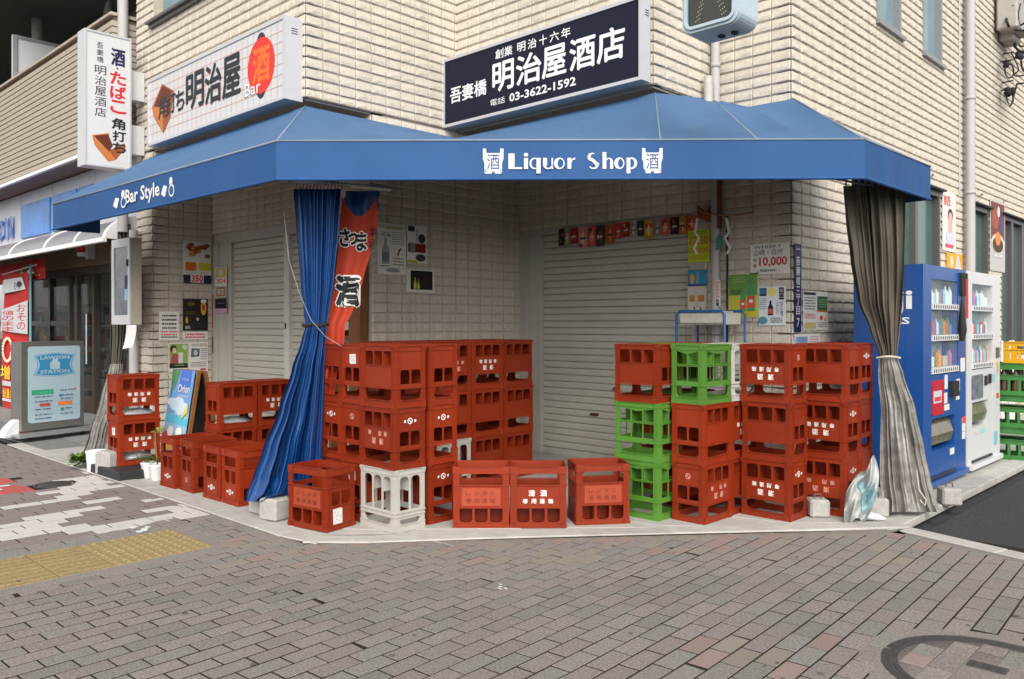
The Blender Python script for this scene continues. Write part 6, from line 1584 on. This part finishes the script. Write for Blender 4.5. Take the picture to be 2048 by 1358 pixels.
m.fprism(Fr((0,VA-.16,0),(1,0,0),(0,-1,0)), [(onV(x, y, VA-.16)[0], onV(x, y, VA-.16)[2]) for x, y in ((1434,500),(1446,492),(1446,474),(1440,470),(1434,478))][::-1], 0, .02, mat('teal', (.06,.22,.17), .5)); m.build('pennant', t)
m = MB(); m.tube([onV(1440, 430, VA-.15), onV(1440, 472, VA-.15)], .003, black, 4); m.build('string', t)

# blue framed cart with polystyrene box
cx0, cx1 = onV(1353, 650, 6.05), onV(1449, 650, 6.05)
t = thing('wire_cart', (cx0[0], 6.05, 0), label='blue tube framed wire cart behind the green crates', cat='cart'); w_ = cx1[0]-cx0[0]; zt_ = onV(1400, 622, 6.05)[2]
blu = mat('cart_blue', (.02,.13,.33), .4, var=.05)
m = MB()
for y in (0, .34): m.tube([(0,y,0),(0,y,zt_-.03),(.03,y,zt_),(w_-.03,y,zt_),(w_,y,zt_-.03),(w_,y,0)], .011, blu, 8)
m.build('frame', t)
m = MB()
for k in range(9): z = zt_-.10-.10*k; m.tube([(0,0,z),(w_,0,z)], .0025, frameg, 4); m.tube([(0,.34,z),(w_,.34,z)], .0025, frameg, 4)
for k in range(4): m.tube([(w_*(k+1)/5,0,.2),(w_*(k+1)/5,0,zt_-.1)], .0025, frameg, 4)
m.build('wire', t, kind='stuff')
foam = mat('polystyrene', (.58,.56,.50), .85, var=.14, scale=20, bump=.3, stain=.3, sscale=12, scol=(.3,.26,.2))
m = MB(); m.box(.02, w_-.02, .02, .32, zt_-.115, zt_-.015, foam, .008); t2 = thing('foam_box', (cx0[0], 6.04, 0), label='dirty white polystyrene box lid lying on the blue framed cart', cat='box'); m.build('box', t2)
m = MB(); m.box(.06, w_-.08, .04, .30, zt_-.013, zt_-.0, foam, .004); m.build('lid', t2)
# bottle shelf in the nook behind the banner
t = thing('bottle_shelf', (-6.16, 4.50, 0), label='tall brown wooden shelf post and boards behind the red banner', cat='shelf')
sw = mat('shelf_wood', (.20,.075,.022), .6, var=.3, scale=9)
m = MB(); m.box(-.185, -.01, -.05, .04, 0, 2.25, sw, .004); m.build('post', t)
m = MB(); m.box(-.50, -.46, -.05, .04, 0, 2.25, sw); m.build('post', t)
for z in (.5, .88, 1.22, 1.56): m = MB(); m.box(-.459, -.186, -.04, .22, z, z+.022, sw); m.build('board', t)
m = MB(); m.box(-.50, -.0, .22, .26, 0, 2.3, dark); m.build('back', t)
gb = mat('brown_bottle', (.02,.012,.008), .12, spec=.8, var=.1); gg = mat('green_bottle', (.015,.035,.018), .12, spec=.8, var=.1)
k = 0
for z in (1.243, 1.583, .903):
    for (x, y, mt_, sc_, lb) in ((-.42, .02, gb, 1.0, 'leftmost'), (-.345, .05, gg, .92, 'second'), (-.27, .02, gb, .95, 'rightmost')):
        row = {1.243: 'middle', 1.583: 'upper', .903: 'lower'}[z]
        b_ = thing('liquor_bottle', (-6.16+x, 4.50+y, z), label='%s dark bottle on the %s board of the wooden shelf' % (lb, row), cat='bottle', group='bottles on the wooden shelf')
        m = MB(); m.lathe((0,0,0), [(0,0),(.034,.002),(.035,.17*sc_),(.030,.20*sc_),(.013,.24*sc_),(.012,.285*sc_)], mt_, 12); m.build('glass', b_)
        m = MB(); m.lathe((0,0,0), [(.0355,.05),(.0356,.13)], mat('bottle_label', (.6,.58,.52), .7), 12); m.build('label', b_)
        m = MB(); m.lathe((0,0,0), [(.014,.265*sc_),(.014,.295*sc_),(0,.295*sc_)], mat('white_cap', (.6,.6,.58), .5), 10); m.build('cap', b_); k += 1
# wall lamp cabinet on the column left side
VQ = 3.55; a, b = onV(226, 650, VQ), onV(262, 650, VQ); z0, z1 = onV(244, 649, VQ)[2], onV(244, 478, VQ)[2]
t = thing('display_cabinet', (a[0], VQ, z0), label='shallow white framed glass notice cabinet hung on the left column', cat='cabinet'); w_ = b[0]-a[0]; h_ = z1-z0
m = MB(); m.box(0, w_, 0, .11, 0, h_, mat('cabinet_cream', (.46,.42,.34), .6, var=.1, stain=.3)); m.build('case', t)
m = MB(); q = Fr((0,0,0), (1,0,0), (0,-1,0))
for (aa, bb, cc, dd) in ((0, .06, 0, h_), (w_-.05, w_, 0, h_), (.06, w_-.05, 0, .10), (.06, w_-.05, h_-.09, h_)): m.fbox(q, aa, bb, cc, dd, .0005, .016, wface)
m.build('frame', t)
m = MB(); m.fbox(q, .06, w_-.05, .10, h_-.09, .0008, .006, mat('cabinet_glass', (.10,.12,.14), .12, spec=.7, var=.5, scale=7)); m.build('pane', t)
m = MB(); m.fbox(q, w_-.12, w_-.05, .38, .52, .0165, .019, ink(40,45,80)); m.fbox(q, w_-.12, w_-.04, .26, .378, .0165, .019, ink(150,185,215)); m.fbox(q, w_-.055, w_-.03, .62, .69, .0165, .03, black); m.build_each('sticker', t)
t = thing('hanging_paper', label='white sheet of paper curling down below the notice cabinet', cat='paper'); m = MB()
m.sheet(lambda s, t_: onV(253+20*s-5*(1-t_)**2*1.6, 698-48*t_-4*s*(1-t_), 3.50-.05*(1-t_)**2), 4, 8, paper); m.build('sheet', t)
pipe([(-10.05, 4.05, 0), (-10.05, 4.05, 2.0)], .022, 'thin teal blue pole left of the column drainpipe', mat('teal_blue', (.06,.25,.38), .45), 'pole')
pipe([(-9.72, 3.95, 0), (-9.72, 3.95, 1.9)], .035, 'second blue pole hard against the left column', mat('teal_blue', (.06,.25,.38), .45), 'pole')
# folding menu board with summer beer poster
a = onG(318, 925); 
t = thing('menu_board', (-7.99, 3.43, 0), R(0), label='wooden A-frame board with tropical beer poster by the left column', cat='menu board')
ht = .90; w_ = .47
def lean(fr_y0, fr_y1): pass
q = Fr((0, 0, .02), (1,0,0), (0,-1,0), (0, .16, 1)); m = MB()
bw_ = mat('board_wood', (.23,.10,.03), .55, var=.25, scale=10)
for (aa, bb, cc, dd) in ((-.03, .0, 0, ht), (w_, w_+.03, 0, ht), (0, w_, ht-.03, ht), (0, w_, .1, .13)): m.fbox(q, aa, bb, cc, dd, -.03, .0, bw_)
m.fbox(q, 0, w_, .13, ht-.03, -.015, -.01, dark); m.build('front_frame', t)
q3 = Fr((0, .36, .02), (1,0,0), (0,-1,0), (0, -.18, 1)); m = MB()
for (aa, bb, cc, dd) in ((-.03, .0, 0, ht), (w_, w_+.03, 0, ht), (0, w_, ht-.03, ht), (0, w_, .1, .13)): m.fbox(q3, aa, bb, cc, dd, -.03, .0, bw_)
m.fbox(q3, 0, w_, .13, ht-.03, -.018, -.012, mat('chalk_back', (.05,.03,.015), .8)); m.build('back_frame', t)
B = Art(Fr(q(-.02, .12, .004), (1,0,0), (0,-1,0), (0, .16, 1)), w_+.0, ht-.12, ink(150,190,225), lift=.0); B.poly([(0,.45),(1,.5),(1,1),(0,1)], ink(110,160,215)); B.poly([(.0,.35),(1,.33),(1,.42),(0,.46)], ink(90,190,215))
for k, (x, y) in enumerate(((.5,.62),(.72,.56),(.35,.55),(.6,.5),(.2,.6))): B.ell(x, y, .22, .05, ink(205,222,238))
B.poly([(.0,1),(.22,1),(.10,.62)], ink(60,110,60)); B.poly([(.14,1),(.38,1),(.22,.74),(.18,.86)], ink(80,130,70)); B.poly([(.40,.72),(.9,.72),(.88,1),(.42,1)], ink(70,110,195))
B.txt('Orion', .38, .72, .92, .83, wface, .03); B.txt('いつもの', .5, .87, .8, .91, wface); B.lines(.42,.88,.69,.03,1,wface)
for x in (.34, .72): B.poly([(x-.15,.02),(x+.15,.02),(x+.13,.22),(x-.13,.22)], ink(240,165,35)); B.ell(x, .25, .14, .06, ink(245,240,225)); B.ell(x, .12, .06, .05, ink(215,120,30))
B.ell(.10,.18,.11,.07, ink(210,35,50)); B.ell(.12,.06,.10,.05, ink(215,50,60)); B.poly([(.72,.40),(.95,.62),(.98,.5)], ink(225,200,60)); B.mb.build('poster_sheet', t)
# cables and fittings at the top right
t = thing('utility_fittings', label='tangle of black cables and insulators on the upper side wall', cat='cables')
bxp = onU(2030, 40, UW+.25)
m = MB(); m.box(UW+.05, UW+.30, bxp[1]-.1, bxp[1]+.5, bxp[2]-.12, bxp[2]+.5, mat('grey_cable_box', (.40,.38,.34), .6, var=.1), .02); m.build('junction_box', t)
bx2 = onU(2014, 66, UW+.1); m = MB(); m.box(UW+.02, UW+.20, bx2[1]-.10, bx2[1]+.30, bx2[2]-.12, bx2[2]+.08, mat('grey_cable_box', (.40,.38,.34), .6), .02); m.build('terminal_box', t)
rr = random.Random(3); m = MB()
def cab(pts, r=.012): m.tube([onU(x, y, UW+d) for x, y, d in pts], r, black, 6)
def smooth(pts, n=5):
    out = []
    for i in range(len(pts)-1):
        p0, p1, p2, p3 = pts[max(i-1,0)], pts[i], pts[i+1], pts[min(i+2, len(pts)-1)]
        for k in range(n):
            t_ = k/n; out.append(tuple(.5*((2*b_)+(-a_+c_)*t_+(2*a_-5*b_+4*c_-d_)*t_*t_+(-a_+3*b_-3*c_+d_)*t_**3) for a_, b_, c_, d_ in zip(p0, p1, p2, p3)))
    return out+[pts[-1]]
for pts, r in (([(2012,24,.1),(2014,45,.2),(2024,58,.2),(2048,62,.3),(2070,58,.4)], .018), ([(2020,26,.1),(2020,48,.2),(2032,60,.25),(2060,60,.4)], .014), ([(2040,8,.3),(2036,30,.3),(2040,50,.3),(2056,40,.4)], .014), ([(2028,76,.1),(2032,96,.2),(2048,104,.3),(2070,96,.4)], .018), ([(2034,78,.1),(2040,92,.2),(2060,90,.4)], .012),
               ([(2022,105,.1),(2030,120,.2),(2037,140,.25),(2028,150,.2),(2040,152,.3),(2056,148,.4)], .010), ([(2012,128,.1),(2010,145,.15),(2018,156,.2),(2027,148,.2),(2024,130,.2),(2014,128,.1)], .010), ([(2042,122,.2),(2046,140,.3),(2060,150,.4)], .014), ([(2025,180,.1),(2026,200,.15),(2022,210,.2)], .012), ([(2034,168,.2),(2028,190,.2),(2024,205,.2),(2020,212,.2)], .012), ([(2034,168,.2),(2048,166,.3),(2070,160,.4)], .012), ([(2013,184,.1),(2014,200,.15),(2018,208,.2)], .010), ([(2030,5,.2),(2048,4,.3),(2070,0,.4)], .02)):
    cab(smooth(pts), r)
m.build('cable', t, kind='stuff')
m = MB()
for (x0, y0, x1, y1) in ((2003,14,2026,11), (2006,108,2028,104), (2001,123,2024,120), (2004,166,2026,161), (2002,181,2026,177)): cab([(x0, y0, .0), (x1, y1, .25)], .010)
for (x, y) in ((2014,22),(2020,28),(2012,128),(2016,186),(2014,182),(2025,182),(2036,110),(2042,112)): p = Vector(onU(x, y, UW+.12)); m.lathe(tuple(p), [(0,-.05),(.03,-.05),(.045,-.02),(.03,.0),(.045,.03),(.02,.05),(0,.05)], black, 8)
m.build('insulator', t, kind='stuff')
for k, (x, y) in enumerate(((1868, 349), (1966, 388), (2012, 401))):
    m = MB(); m.tube([onU(x, y, UW), onU(x-3, y-1, UW+.10), onU(x-5, y+3, UW+.12)], .006, frameg, 5); tag(m.build('wall_hook', label=['small wire hook just right of the awning end', 'small wire hook above the middle side window', 'small wire hook above the far side window'][k], cat='hook'))
# stakes next to the white machine
for k, x in enumerate((2004, 2020, 2026)):
    a = onU(x, 705, -2.75); t = thing('white_stake', (a[0], a[1], 0), label=['white stake nearest the white vending machine', 'middle white stake behind the green beer crates', 'white stake furthest right behind the green beer crates'][k], cat='stake', group='white stakes')
    m = MB(); m.tube([(0,0,0),(0,0,1.14)], .016, whitep, 8); m.build('pole', t)
